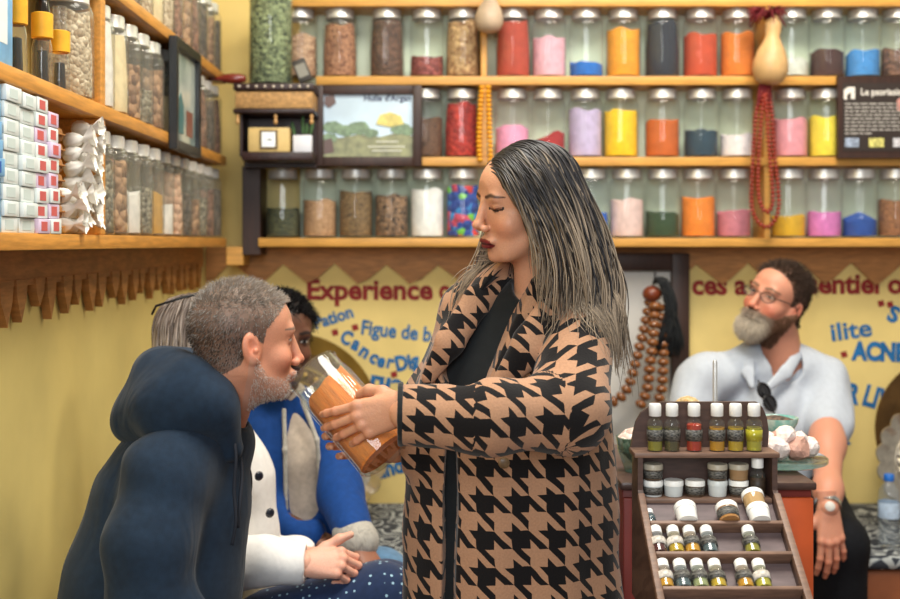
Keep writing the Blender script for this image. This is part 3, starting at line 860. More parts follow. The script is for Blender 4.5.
def loop(seq, d, j=0.0): return catmull([P(x, y, d + j * i) for i, (x, y) in enumerate(seq)])
t = bead_string('bead_necklace', [loop([(762, 90), (756, 115), (754, 145), (752, 180), (752, 208), (760, 224), (770, 226), (778, 212), (778, 185), (774, 150), (772, 115), (768, 90)], dN),
                              loop([(764, 94), (761, 120), (759, 150), (758, 185), (761, 205), (768, 212), (773, 200), (771, 170), (768, 130), (766, 94)], dN - .02)],
            .0085, M_redbead, 'long double necklace of small red wooden beads under the big gourd', 'necklace')
y = MB()
for i in range(14):
    y.tube([P(760 + i * .8, 84, dN), P(758 + i * 1.0, 97, dN - .01 + .002 * (i % 5)), P(757 + i * 1.1, 112 - (i % 4) * 3, dN)], .003, 5)
y.build('yarn_tassel', mat('dark_red_yarn', rgb(104, 18, 28)), t)
bead_string('bead_necklace', [loop([(482, 84), (480, 110), (479, 140), (480, 162)], dN + .03), loop([(488, 84), (489, 110), (490, 140), (491, 165)], dN + .025)],
            .0105, M_yellowbead, 'string of yellow amber coloured beads hanging behind the woman in the coat', 'necklace', squash=.7)

# dark framed white panel on the wall, with big prayer beads hanging before it
t = thing('blank_picture', 'dark wooden frame around a plain white panel behind the large brown beads', 'panel', (0, 0, 0))
fm = MB(); frame4(fm, 560, 253, 690, 486, .062, DW - .05, DW - .001, .006); fm.build('frame', M_post, t, smooth='auto')
e = MB(); flat(e, [(572, 262), (680, 262), (680, 480), (572, 480)], DW - .02, DW - .012); e.build('white_panel', mat('white_panel_paint', rgb(214, 212, 208), .6, var=.04, scale=4), t)
dB = 3.88
t = bead_string('prayer_beads', [loop([(651, 297), (644, 330), (636, 360), (630, 382), (622, 396), (612, 402), (600, 400)], dB, .002),
                                 loop([(655, 300), (653, 335), (650, 365), (647, 390), (640, 406)], dB - .03),
                                 loop([(659, 302), (663, 335), (663, 365), (661, 392), (655, 408)], dB - .01)],
                .0205, M_brownbead, 'large brown wooden prayer beads with a black tassel on the white panel', 'necklace', squash=.72)
MB().tube([P(652, 290, dB), P(655, 276, dB + .05), P(655, 272, DW - .012)], .003, 6).build('hanging_loop', M_black, t)
MB().ball(P(652, 294, dB - .01), (.033, .03, .028), 16).build('head_bead', mat('cedar_knob', rgb(112, 50, 26), .35), t, smooth=True)
ts = MB(); rg = random.Random(6)
for i in range(80):
    x = rg.uniform(-4, 4); e1 = rg.uniform(-13, 15)
    ts.tube(catmull([P(655 + x * .5, 283, dB - .02), P(663 + x, 281 + rg.uniform(-3, 3), dB - .03 + rg.uniform(-.015, .015)), P(671 + x * 1.4, 305, dB - .03 + rg.uniform(-.02, .02)),
                     P(670 + e1 * .8, 335, dB - .02 + rg.uniform(-.02, .02)), P(667 + e1 + rg.uniform(-2, 2), 346 + rg.uniform(0, 12), dB - .01)], 4), [.004] * 15 + [.002] * 2, 5)
ts.build('tassel', mat('black_tassel_thread', rgb(16, 20, 24), .8), t, smooth=True)

# ---------------------------------------------------------------- trays on the bench, water bottle
M_brass = mat('aged_brass', rgb(150, 122, 62), .35, metal=.85, var=.2, scale=10, bump=.2, bscale=50)
M_brass_d = mat('dark_brass', rgb(104, 76, 42), .4, metal=.6, var=.25, scale=14, bump=.3, bscale=60)
M_silver = mat('embossed_silver', rgb(206, 196, 178), .28, metal=.9, var=.15, scale=40, bump=.6, bscale=70)
def tray(px, py, d, r, tilt, rim, body, label, name='serving_tray', scallop=0.0, rz=0.0, rings=True):
    c = P(px, py, d)
    t = thing(name, label, 'tray', c); t.rotation_euler = (radians(90 - tilt), 0, radians(rz))
    MB().lathe([(0, -.004), (r * .78, -.004), (r * .80, .001), (r * .80, .004), (r * .74, .002), (0, .002)], 72).build('tray_plate', body, t, smooth='auto')
    f = (lambda a, i: 1 + scallop * abs(sin(9 * a)) - scallop) if scallop else None
    MB().lathe([(r * .795, .0), (r * .99, .012), (r, .016), (r * .99, .02), (r * .79, .006)], 144, None, f).build('rim', rim, t, smooth='auto')
    if rings:
        e = MB()
        for q in (.25, .45, .62):
            e.tube([(r * q * cos(a), r * q * sin(a), .003) for a in [2 * pi * i / 60 for i in range(60)]], .003, 6, closed=True)
        for i in range(24):
            a = 2 * pi * i / 24
            e.ball((r * .535 * cos(a), r * .535 * sin(a), .003), (.014, .014, .004), 8)
        e.build('embossing', rim, t, smooth=True)
    return t
tray(291, 422, 3.86, .298, 12, M_brass, M_brass_d, 'big round brass tray leaning on the lettered wall behind the blue jacket')
tray(330, 459, 3.70, .185, 12, M_silver, M_silver, 'scalloped silver tray standing before the big brass tray', scallop=.06)
tray(950, 433, 3.86, .258, 9, M_brass_d, M_brass_d, 'dark round tray leaning on the wall behind the silver one', rings=False)
tray(933, 462, 3.66, .19, 10, M_silver, M_silver, 'ornate silver tray with wavy rim beside the water bottle', scallop=.07)

M_pet = glass_mat('clear_plastic', (0.95, 0.97, 0.99, 1), .08, rgb(220, 232, 240), .08, 1.4)
wb = P(889, 549, 3.42)
t = thing('water_bottle', 'small clear plastic water bottle with blue cap on the patterned bench', 'bottle', (wb.x, 3.42, .4972))
rr = [(0, .002), (.024, 0), (.031, .008)]
for i in range(6): rr += [(.031, .015 + i * .021), (.029, .025 + i * .021), (.031, .030 + i * .021)]
rr += [(.031, .15), (.028, .168), (.016, .188), (.0125, .193), (.0125, .205)]
MB().lathe(rr, 32).build('bottle_body', M_pet, t, smooth='auto')
MB().lathe([(.0145, .196), (.015, .198), (.015, .213), (.013, .216), (0, .216)], 24).build('cap', mat('blue_cap', rgb(36, 108, 196), .4), t, smooth='auto')
MB().lathe([(.0314, .088), (.0316, .09), (.0316, .132), (.0314, .134)], 32).build('label_band', mat('pale_blue_label', rgb(186, 206, 226), .4, var=.2, scale=50), t, smooth=True)

# ---------------------------------------------------------------- cabinet, glass plate, bowl, crystals behind the oil stand
M_orange = mat('orange_paint', rgb(196, 84, 34), .5, var=.12, scale=10)
M_redp = mat('dark_red_paint', rgb(128, 40, 28), .5, var=.12, scale=10)
M_stand = mat('stained_stand_wood', rgb(76, 54, 46), .5, var=.22, scale=14, stretch=(2, 10, 10), coat=.15)
M_ledge = mat('lighter_stand_wood', rgb(120, 92, 76), .5, var=.2, scale=14, stretch=(2, 10, 10))
CX0, CX1 = P(622, 0, 2.2).x, P(812, 0, 2.2).x
ct = 0.945
t = thing('counter_cabinet', 'orange painted counter cabinet standing behind the small oil stand', 'cabinet', ((CX0 + CX1) / 2, 2.4, 0))
hw = (CX1 - CX0) / 2
MB().rbox((-hw, -.2, .0), (hw, .2, ct - .016), .004).build('body', M_redp, t, smooth='auto')
MB().rbox((hw - .085, -.212, .06), (hw, -.2, ct - .03), .004).build('orange_stile', M_orange, t, smooth='auto')
MB().rbox((-hw, -.212, .06), (-hw + .05, -.2, ct - .03), .004).build('stile', M_redp, t, smooth='auto')
MB().rbox((-hw - .005, -.215, ct - .0155), (hw + .005, .205, ct), .004).build('top', M_stand, t, smooth='auto')
M_gl_edge = glass_mat('green_edge_glass', (.72, .86, .80, 1), .10, rgb(120, 170, 156), .03, 1.5)
g = P(772, 0, 2.36)
t = thing('glass_plate', 'round thick glass plate on the orange cabinet under the pink crystals', 'plate', (g.x, 2.36, ct + .0005))
MB().lathe([(0, 0), (.05, 0), (.05, .005), (.046, .007), (0, .007)], 32).build('foot', M_gl_edge, t, smooth='auto')
MB().lathe([(0, .0075), (.105, .0075), (.110, .010), (.110, .017), (.105, .020), (0, .020)], 64).build('disc', M_gl_edge, t, smooth='auto')
pz = ct + .0208
M_salt = mat('pink_salt', rgb(224, 200, 190), .5, var=.12, scale=40, bump=.7, bscale=120, color2=rgb(246, 234, 228))
M_salt2 = mat('rose_salt', rgb(186, 142, 126), .5, var=.15, scale=40, bump=.7, bscale=120)
def rock(seed, r):
    bm = bmesh.new(); bmesh.ops.create_icosphere(bm, subdivisions=2, radius=r)
    rg = random.Random(seed); ax = [Vector((rg.uniform(-1, 1), rg.uniform(-1, 1), rg.uniform(-1, 1))).normalized() for _ in range(9)]
    cut = [rg.uniform(.62, .95) * r for _ in range(9)]
    for v in bm.verts:
        for a, c in zip(ax, cut):
            d = v.co.dot(a)
            if d > c: v.co -= a * (d - c)
    mb = MB(); mb.bm(bm); return mb
rg = random.Random(11)
spots = [(-.055, -.05, .026), (-.012, -.068, .028), (.033, -.060, .027), (.066, -.028, .022), (-.07, -.008, .022), (.0, -.018, .026), (.042, -.012, .024),
         (-.03, -.046, .022, .038), (.012, -.048, .024, .040), (.05, -.034, .018, .036), (-.05, -.022, .02, .036)]
where = ['at the plate edge nearest the stand', 'at the front middle of the plate', 'brownish one at the front of the plate', 'small one at the outer rim', 'beside the bowl foot', 'under the bowl rim', 'between bowl and rim',
         'on top of the heap near the stand', 'on top of the heap in the middle', 'small one on top near the rim', 'on top beside the bowl']
for i, s_ in enumerate(spots):
    x, y, r = s_[:3]; z = pz + r * .72 + (s_[3] - .012 if len(s_) > 3 else 0)
    o = rock(i, r).build('salt_crystal', M_salt2 if i in (2, 5) else M_salt); o.location = (g.x + x, 2.36 + y, z)
    if len(s_) <= 3:
        mz = min(v.co.z for v in o.data.vertices); o.location.z = pz - mz + .0003
    tag(o, 'pale pink salt crystal, ' + where[i], 'crystal', 'salt crystals on the glass plate')
M_turq = mat('turquoise_glaze', rgb(120, 190, 180), .25, var=.15, scale=30, coat=.6, color2=rgb(206, 226, 214))
bl = P(786, 435, 2.42)
t = thing('bowl', 'turquoise glazed bowl of dark seeds behind the pink crystals', 'bowl', (g.x + .026, 2.42, pz + .0003)); t.scale = (.66, .66, .72)
MB().lathe([(0, 0), (.022, 0), (.024, .006), (.020, .03), (.05, .052), (.066, .078), (.070, .094), (.067, .094), (.062, .078), (.045, .058), (0, .045)], 48).build('bowl_body', M_turq, t, smooth='auto')
MB().lathe([(0, .05), (.058, .078), (.060, .086), (.04, .092), (.02, .097), (0, .098)], 32).build('seeds', G('black_seed', rgb(40, 36, 32), rgb(120, 96, 80), .009), t, smooth='auto')
rd = P(715, 408, 2.3)
o = MB().lathe([(0, 0), (.02, 0), (.021, .006), (.006, .012), (.0048, .10), (.0046, .215), (.0035, .22), (0, .221)], 16).build('steel_rod', M_steel, smooth='auto')
o.location = (rd.x, 2.3, ct + .0005); tag(o, 'upright polished steel rod on a small foot behind the oil stand', 'rod')
# small goods between the coat and the stand
bb = P(626, 0, 2.3)
t = thing('bowl', 'small clear glass bowl of pale crystals between the coat and the oil stand', 'bowl', (P(636, 0, 2.29).x, 2.29, ct + .0005)); t.scale = (.72, .72, .82)
MB().lathe([(0, 0), (.03, 0), (.032, .005), (.05, .05), (.055, .085), (.053, .085), (.047, .05), (0, .01)], 40).build('bowl_body', M_gl_edge, t, smooth='auto')
MB().lathe([(0, .012), (.045, .05), (.05, .083), (.03, .10), (0, .108)], 28).build('crystals', G('pale_crystal', rgb(214, 180, 168), rgb(246, 232, 224), .02), t, smooth='auto')
M_goldnug = G('gold_resin', rgb(170, 136, 84), rgb(226, 208, 162), .014)
t = thing('bowl', 'wide bowl of golden resin lumps behind the back board of the oil stand', 'bowl', (P(690, 0, 2.4).x, 2.42, ct + .0005)); t.scale = (.62, .62, .86)
MB().lathe([(0, 0), (.04, 0), (.042, .006), (.07, .07), (.078, .105), (.075, .105), (.066, .07), (0, .012)], 40).build('bowl_body', M_brass, t, smooth='auto')
MB().lathe([(0, .014), (.063, .07), (.073, .104), (.05, .135), (.025, .15), (0, .155)], 28).build('resin_lumps', M_goldnug, t, smooth='auto')

# ---------------------------------------------------------------- stand of oils and balms, on its own little table
t = thing('side_table', 'small dark table under the oil stand', 'table', (.507, 1.93, 0))
MB().rbox((-.135, -.19, .745), (.135, .14, .775), .004).build('tabletop', M_stand, t, smooth='auto')
for x in (-.11, .11):
    for y in (-.16, .11):
        MB().rbox((x - .018, y - .018, 0), (x + .018, y + .018, .744), .003).build('leg', M_stand, t)
SX0, SX1 = .360, .602
R0Z, R1Z = 1.0365, .958
def slope(s): return Vector((0, 1.995 - .2 * s, .955 - .152 * s))
stn = thing('oil_stand', 'dark wooden stand of small oil bottles with arched back and sloping lower shelves', 'stand', (0, 0, 0))
T90 = Matrix.Rotation(pi / 2, 4, 'Z')
for x in (SX0, SX1 - .009):
    e = MB()
    e.prism([(2.05, .7755), (2.05, R0Z - .008), (1.992, R0Z - .008), (1.992, .972), (1.775, .808), (1.775, .7755)], -(x + .009), -x, T90)
    e.build('side_panel', M_stand, stn)
e = MB()
e.prism([(SX0 - .003, R0Z - .006)] + [(P(x, y, 2.05).x, P(x, y, 2.05).z) for x, y in ((633.5, 432), (636, 422), (641, 413), (650, 406), (662, 402), (757, 402), (763, 408), (767, 418), (769, 432))] + [(SX1 + .0, R0Z - .006)], 2.05, 2.059)
e.build('back_board', M_stand, stn)
MB().rbox((SX0 + .009, 2.05, .7755), (SX1 - .009, 2.058, R0Z - .009), .001).build('lower_back', M_stand, stn)
MB().rbox((SX0 - .006, 1.990, R0Z - .009), (SX1 + .004, 2.0495, R0Z), .002).build('shelf', M_ledge, stn, smooth='auto')
MB().rbox((SX0 + .0095, 1.990, R1Z - .009), (SX1 - .0095, 2.0495, R1Z), .002).build('shelf', M_ledge, stn, smooth='auto')
dv = (slope(1.08) - slope(0)).normalized(); nv = Vector((0, -dv.z, dv.y)); nv = nv if nv.z > 0 else -nv
MS = Matrix((Vector((1, 0, 0)), dv, nv)).transposed().to_4x4(); MS.translation = slope(0)
SL = (slope(1) - slope(0)).length
M_slope = mat('worn_sloping_board', rgb(108, 92, 92), .5, var=.18, scale=10, stretch=(2, 8, 8))
MB().box((SX0 + .0095, .004, -.010), (SX1 - .0095, SL * 1.07, -.004), MS).build('sloping_board', M_slope, stn)
led = [.25, .5, .77]
for s_ in led + [1.06]:
    MB().rbox((SX0 + .0095, SL * s_, -.0035), (SX1 - .0095, SL * s_ + .007, .022), .0015, MS).build('ledge', M_ledge, stn, smooth='auto')
for x in (SX0 - .002, SX1 - .010):
    MB().rbox((x, .002, .006), (x + .012, SL * 1.08, .020), .002, MS).build('rail', M_ledge, stn, smooth='auto')

M_cap = mat('white_cap', rgb(240, 240, 236), .4)
M_lab_k = mat('black_label', rgb(26, 26, 26), .5, color2=rgb(112, 110, 104), scale=230, detail=1, stretch=(1, 1, 2.4))
M_lab_w = mat('pale_label', rgb(206, 200, 190), .5, var=.3, scale=140)
def oil_mat(n, r, g, b):
    m = mat('oil_' + n, rgb(r, g, b), .08, spec=.6, coat=.5)
    m.node_tree.nodes['Principled BSDF'].inputs['Transmission Weight'].default_value = .35
    return m
OIL = {'gold': oil_mat('gold', 222, 186, 40), 'olive': oil_mat('olive', 168, 160, 44), 'red': oil_mat('red', 206, 56, 22), 'dark': oil_mat('dark', 96, 88, 46),
       'amber': oil_mat('amber', 232, 168, 30), 'lime': oil_mat('lime', 204, 196, 56), 'pale': oil_mat('pale', 176, 186, 130), 'maroon': oil_mat('maroon', 96, 36, 30), 'steel': oil_mat('steel', 96, 116, 122)}
M_bottle = glass_mat('small_bottle_glass', (.96, .97, .96, 1), .03, rgb(220, 226, 222), .03, 1.45, .8)
def oil_bottle(M, r, h, oil, lev, lab, label, group, cap=M_cap, lab_lo=.28, lab_hi=.56):
    t = thing('oil_bottle', label, 'bottle', (0, 0, 0), 0, group); t.matrix_world = M
    MB().lathe([(0, 0), (r * .93, 0), (r, h * .02), (r, h * .56), (r * .9, h * .63), (r * .5, h * .69), (r * .48, h * .76)], 24).build('bottle_body', M_bottle, t, smooth='auto')
    MB().lathe([(0, h * .015), (r * .9, h * .02), (r * .92, h * min(lev, .56)), (r * (.92 if lev <= .56 else .6), h * lev), (0, h * lev)], 20).build('oil', oil, t, smooth='auto')
    MB().lathe([(r * 1.01, h * lab_lo), (r * 1.025, h * lab_lo), (r * 1.025, h * lab_hi), (r * 1.01, h * lab_hi)], 24).build('label_band', lab, t, smooth=True)
    e = MB(); e.lathe([(0, h * .74), (r * .72, h * .74), (r * .76, h * .75), (r * .76, h * .97), (r * .68, h), (0, h)], 28, None, lambda a, i: 1 + (.02 * sin(14 * a) if 2 <= i <= 3 else 0))
    e.build('cap', cap, t, smooth='auto')
    return t
def stand_at(px, d, z): return Matrix.Translation((P(px, 0, d).x, d, z))
row0 = [(655, 'olive', 'olive oil bottle with black label at the curved end of the top shelf'), (672, 'dark', 'dark green oil bottle, second on the top shelf, nearly touching the first'),
        (694, 'red', 'red oil bottle on the top shelf of the stand'), (717, 'amber', 'amber oil bottle with black label just past the red one'),
        (735.5, 'gold', 'golden oil bottle with printed label on the top shelf'), (754, 'lime', 'bright yellow oil bottle at the crystal side of the top shelf')]
for i, (px, c, l) in enumerate(row0):
    oil_bottle(stand_at(px, 2.012, R0Z + .0004), .0142, .082, OIL[c], .50 if c != 'red' else .6, M_lab_k if c != 'lime' else OIL['lime'], l, 'oil bottles on the top shelf', lab_lo=.22, lab_hi=.46)
def tub(M, r, h, body, lid, label, group, band=None):
    t = thing('balm_tub', label, 'tub', (0, 0, 0), 0, group); t.matrix_world = M
    MB().lathe([(0, 0), (r * .86, 0), (r * .9, h * .05), (r * .96, h * .66), (0, h * .66)], 32).build('tub_body', body, t, smooth='auto')
    MB().lathe([(0, h * .665), (r, h * .665), (r, h * .95), (r * .94, h), (0, h)], 32).build('lid', lid, t, smooth='auto')
    if band: MB().lathe([(r * .925, h * .12), (r * .945, h * .12), (r * .975, h * .6), (r * .96, h * .6)], 32).build('label_band', band, t, smooth=True)
    return t
M_tubw = mat('frosted_tub', rgb(206, 212, 212), .35); M_tubd = mat('brown_balm_tub', rgb(88, 70, 54), .4); M_tubt = mat('tan_balm_tub', rgb(150, 118, 82), .4)
M_lidd = mat('beige_lid', rgb(176, 168, 150), .4)
gr1 = 'balm tubs on the upright shelf'
def th(px, i): return stand_at(px, 2.012, R1Z + .0004 + i * .0285)
for px, i, b, l, band, lab in ((653, 0, M_tubw, M_cap, M_lab_k, 'white tub with black label under a dark tub by the stand side'), (653, 1, M_tubd, M_lidd, M_lab_k, 'dark brown tub stacked on a white one by the stand side'),
                               (673.5, 0, M_tubw, M_cap, None, 'plain frosted white tub standing alone'), (695, 0, M_tubd, M_cap, M_lab_k, 'black labelled tub with white lid standing alone'),
                               (717.5, 0, M_tubw, M_tubw, None, 'plain frosted tub under a dark labelled tub'), (717.5, 1, M_tubd, M_lidd, M_lab_k, 'dark labelled tub stacked on a frosted one'),
                               (738.5, 0, M_tubd, M_cap, M_lab_k, 'black labelled tub under a tan tub'), (738.5, 1, M_tubt, M_lidd, None, 'tan tub stacked on a black labelled one')):
    tub(th(px, i), .0172, .0275, b, l, lab, gr1, band)
oil_bottle(stand_at(757.5, 2.012, R1Z + .0004), .0135, .066, OIL['dark'], .5, mat('black_tan_label', rgb(60, 46, 34), .5, var=.5, scale=60), 'dark dropper bottle with white cap at the end of the tub shelf', 'oil bottles', lab_lo=.08, lab_hi=.5)
def lean(px, s_, r):
    """standing on a ledge and lying back against the sloping board"""
    p = slope(s_) - dv * .0006 + nv * (r * 1.03 - .003)
    q = Vector((P(px, 0, p.y - .0).x, p.y, p.z))
    M = Matrix((Vector((1, 0, 0)), nv * -1, -dv)).transposed()
    M = Matrix((Vector((1, 0, 0)), -nv.cross(Vector((0, 0, 0))) if False else (-dv).cross(Vector((1, 0, 0))), -dv)).transposed().to_4x4()
    M.translation = q; return M
gr3, gr4 = 'oil bottles on the second sloping ledge', 'oil bottles on the lowest sloping ledge'
oil_bottle(lean(652, .25, .0085), .0085, .034, OIL['steel'], .5, OIL['steel'], 'tiny grey vial with white cap on the upper sloping ledge', 'oil bottles on the upper sloping ledge')
tub(lean(688, .25, .019), .0190, .034, M_cap, M_cap, 'white tub on the upper sloping ledge', 'tubs on the upper sloping ledge')
tub(lean(730, .25, .019), .0190, .034, oil_mat('apricot', 206, 150, 90), M_cap, 'apricot tub with black label on the upper sloping ledge', 'tubs on the upper sloping ledge', M_lab_k)
tub(lean(761, .25, .019), .0190, .030, M_cap, M_cap, 'white tub under an apricot one at the rail', 'tubs on the upper sloping ledge')
tub(lean(760, .25, .019) @ Matrix.Translation((0, 0, .031)), .0190, .030, oil_mat('peach', 222, 184, 130), M_cap, 'peach tub stacked above the white one at the rail', 'tubs on the upper sloping ledge')
for px, c, lab, l in ((660, 'maroon', M_lab_w, 'maroon oil bottle with pale label, first on the second sloping ledge'), (677.5, 'gold', M_lab_w, 'golden oil bottle with pale label on the second sloping ledge'),
                      (694, 'amber', M_lab_k, 'amber oil bottle with dark label on the second sloping ledge'), (711.5, 'steel', M_lab_k, 'grey dark oil bottle, last of the four on the second sloping ledge'),
                      (754, 'olive', M_lab_k, 'olive bottle standing alone on the second sloping ledge')):
    oil_bottle(lean(px, .5, .0138), .0136, .0545, OIL[c], .5, lab, l, gr3, lab_lo=.26, lab_hi=.52)
for px, c, lab, l in ((667, 'amber', M_lab_w, 'bright amber bottle with white label, first on the lowest sloping ledge'), (684.5, 'steel', M_lab_k, 'steel grey bottle, second on the lowest sloping ledge'),
                      (702, 'pale', M_lab_k, 'pale green bottle with dark label on the lowest sloping ledge'), (720, 'gold', M_lab_k, 'golden bottle with dark label on the lowest sloping ledge'),
                      (747, 'amber', M_lab_k, 'amber bottle beside the pale yellow one'), (765, 'lime', M_lab_w, 'pale yellow bottle with pale label near the rail')):
    oil_bottle(lean(px, .77, .0138), .0136, .0545, OIL[c], .5, lab, l, gr4, lab_lo=.26, lab_hi=.52)

# ---------------------------------------------------------------- modelling of bodies: blended distance fields turned into one surface
class Field:
    def __init__(self, lo, hi, h):
        self.lo = np.array(lo, float); self.h = h
        self.n = np.maximum(np.ceil((np.array(hi, float) - self.lo) / h).astype(int) + 1, 3)
        self.D = np.full(tuple(self.n), 0.3, np.float32)
        self.ax = [(self.lo[i] + h * np.arange(self.n[i])).astype(np.float32) for i in range(3)]
    def _region(self, lo, hi, m):
        s = []
        for i in range(3):
            a = int(max(0, math.floor((lo[i] - m - self.lo[i]) / self.h)))
            b = int(min(self.n[i], math.ceil((hi[i] + m - self.lo[i]) / self.h) + 1))
            if b <= a: return None
            s.append(slice(a, b))
        return tuple(s)
    def _grid(self, s):
        return (self.ax[0][s[0]][:, None, None], self.ax[1][s[1]][None, :, None], self.ax[2][s[2]][None, None, :])
    def _mix(self, s, d, k, op):
        A = self.D[s]
        if op == 'sub':
            d = -d
            h = np.clip(0.5 - 0.5 * (A - d) / k, 0, 1) if k > 0 else (d > A).astype(np.float32)
            self.D[s] = A * (1 - h) + d * h + k * h * (1 - h)
        else:
            h = np.clip(0.5 + 0.5 * (A - d) / k, 0, 1) if k > 0 else (d < A).astype(np.float32)
            self.D[s] = A * (1 - h) + d * h - k * h * (1 - h)
    def cap(self, a, b, ra, rb=None, k=0.01, op='add', n=None, sq=1.0):
        """tapered capsule; n, sq: flattened (sq < 1) or drawn out (sq > 1) along direction n"""
        rb = ra if rb is None else rb
        a = np.array(a, float); b = np.array(b, float); R = max(ra, rb) * max(1.0, sq)
        s = self._region(np.minimum(a, b) - R, np.maximum(a, b) + R, k + 3 * self.h)
        if s is None: return self
        X, Y, Z = self._grid(s)
        px, py, pz = X - a[0], Y - a[1], Z - a[2]
        ab = b - a
        if n is not None:
            n = np.array(n, float); n /= np.linalg.norm(n); f = 1.0 / sq - 1.0
            dt = px * n[0] + py * n[1] + pz * n[2]
            px = px + f * dt * n[0]; py = py + f * dt * n[1]; pz = pz + f * dt * n[2]
            ab = ab + f * ab.dot(n) * n
        L2 = max(float(ab.dot(ab)), 1e-10)
        t = np.clip((px * ab[0] + py * ab[1] + pz * ab[2]) / L2, 0, 1)
        d = np.sqrt((px - t * ab[0]) ** 2 + (py - t * ab[1]) ** 2 + (pz - t * ab[2]) ** 2) - (ra + (rb - ra) * t)
        self._mix(s, d.astype(np.float32), k, op); return self
    def chain(self, pts, k=0.02, op='add', n=None, sq=1.0):
        """pts: (point, radius) pairs"""
        for (a, ra), (b, rb) in zip(pts, pts[1:]):
            self.cap(a, b, ra, rb, k, op, n, sq)
        return self
    def ell(self, c, r, k=0.01, op='add', R=None):
        c = np.array(c, float); r = np.array(r, float); m = r.max() if R is not None else None
        ext = np.array([m] * 3) if R is not None else r
        s = self._region(c - ext, c + ext, k + 3 * self.h)
        if s is None: return self
        X, Y, Z = self._grid(s); X = X - c[0]; Y = Y - c[1]; Z = Z - c[2]
        if R is not None:
            R = np.array(R)     # columns are the ellipsoid's own axes
            X, Y, Z = (X * R[0, i] + Y * R[1, i] + Z * R[2, i] for i in range(3))
        k0 = np.sqrt((X / r[0]) ** 2 + (Y / r[1]) ** 2 + (Z / r[2]) ** 2)
        k1 = np.sqrt((X / r[0] ** 2) ** 2 + (Y / r[1] ** 2) ** 2 + (Z / r[2] ** 2) ** 2)
        d = k0 * (k0 - 1) / np.maximum(k1, 1e-6)
        self._mix(s, d.astype(np.float32), k, op); return self
    def cut(self, p, n):
        """keep only the side of the plane that n points away from"""
        X, Y, Z = self._grid((slice(None),) * 3)
        d = (X - p[0]) * n[0] + (Y - p[1]) * n[1] + (Z - p[2]) * n[2]
        self.D = np.maximum(self.D, d.astype(np.float32)); return self
    def mesh(self, smooth=1):
        D = self.D.copy()
        for ax in range(3):
            sl = [slice(None)] * 3
            for e in (0, -1):
                sl[ax] = e; D[tuple(sl)] = np.maximum(D[tuple(sl)], self.h * 0.2)
        ins = D < 0
        c = [ins[i:ins.shape[0] - 1 + i, j:ins.shape[1] - 1 + j, k:ins.shape[2] - 1 + k] for i in (0, 1) for j in (0, 1) for k in (0, 1)]
        tot = sum(x.astype(np.int8) for x in c)
        act = (tot > 0) & (tot < 8)
        I, J, K = np.nonzero(act)
        idx = np.full(act.shape, -1, np.int64); idx[I, J, K] = np.arange(len(I))
        acc = np.zeros((len(I), 3)); cnt = np.zeros(len(I))
        for ax in range(3):
            o = [x for x in range(3) if x != ax]
            for u in (0, 1):
                for v in (0, 1):
                    of = [0, 0, 0]; of[o[0]] = u; of[o[1]] = v
                    a = D[I + of[0], J + of[1], K + of[2]]
                    o2 = list(of); o2[ax] = 1
                    b = D[I + o2[0], J + o2[1], K + o2[2]]
                    m = (a < 0) != (b < 0)
                    t = np.where(m, a / np.where(m, a - b, 1), 0)
                    q = np.zeros((len(I), 3)); q[:, 0] = of[0]; q[:, 1] = of[1]; q[:, 2] = of[2]; q[:, ax] = t
                    acc[m] += q[m]; cnt[m] += 1
        V = (np.stack([I, J, K], 1) + acc / cnt[:, None]) * self.h + self.lo
        faces = []
        for ax in range(3):
            sa = [slice(0, ins.shape[i] - (1 if i == ax else 0)) for i in range(3)]
            sb = [slice(1 if i == ax else 0, ins.shape[i]) for i in range(3)]
            A = ins[tuple(sa)]; B = ins[tuple(sb)]
            m = A != B
            o = [x for x in range(3) if x != ax]
            g = np.nonzero(m)
            ok = (g[o[0]] > 0) & (g[o[1]] > 0) & (g[o[0]] < act.shape[o[0]]) & (g[o[1]] < act.shape[o[1]])
            g = [x[ok] for x in g]; flip = A[g[0], g[1], g[2]]
            def cell(du, dv):
                q = list(g); q[o[0]] = q[o[0]] - du; q[o[1]] = q[o[1]] - dv
                return idx[q[0], q[1], q[2]]
            quad = np.stack([cell(1, 1), cell(0, 1), cell(0, 0), cell(1, 0)], 1)
            if ax == 1: flip = ~flip
            quad[~flip] = quad[~flip][:, ::-1]
            faces.append(quad)
        Q = np.concatenate(faces)
        Q = Q[(Q >= 0).all(1)]
        for _ in range(smooth):
            s = np.zeros_like(V); w = np.zeros(len(V))
            for i in range(4):
                a, b = Q[:, i], Q[:, (i + 1) % 4]
                np.add.at(s, a, V[b]); np.add.at(w, a, 1); np.add.at(s, b, V[a]); np.add.at(w, b, 1)
            V = 0.5 * V + 0.5 * s / np.maximum(w, 1)[:, None]
        return V, Q

def vnormals(V, Q):
    n = np.cross(V[Q[:, 2]] - V[Q[:, 0]], V[Q[:, 3]] - V[Q[:, 1]])
    N = np.zeros_like(V)
    for i in range(4): np.add.at(N, Q[:, i], n)
    return N / np.maximum(np.linalg.norm(N, axis=1), 1e-9)[:, None]

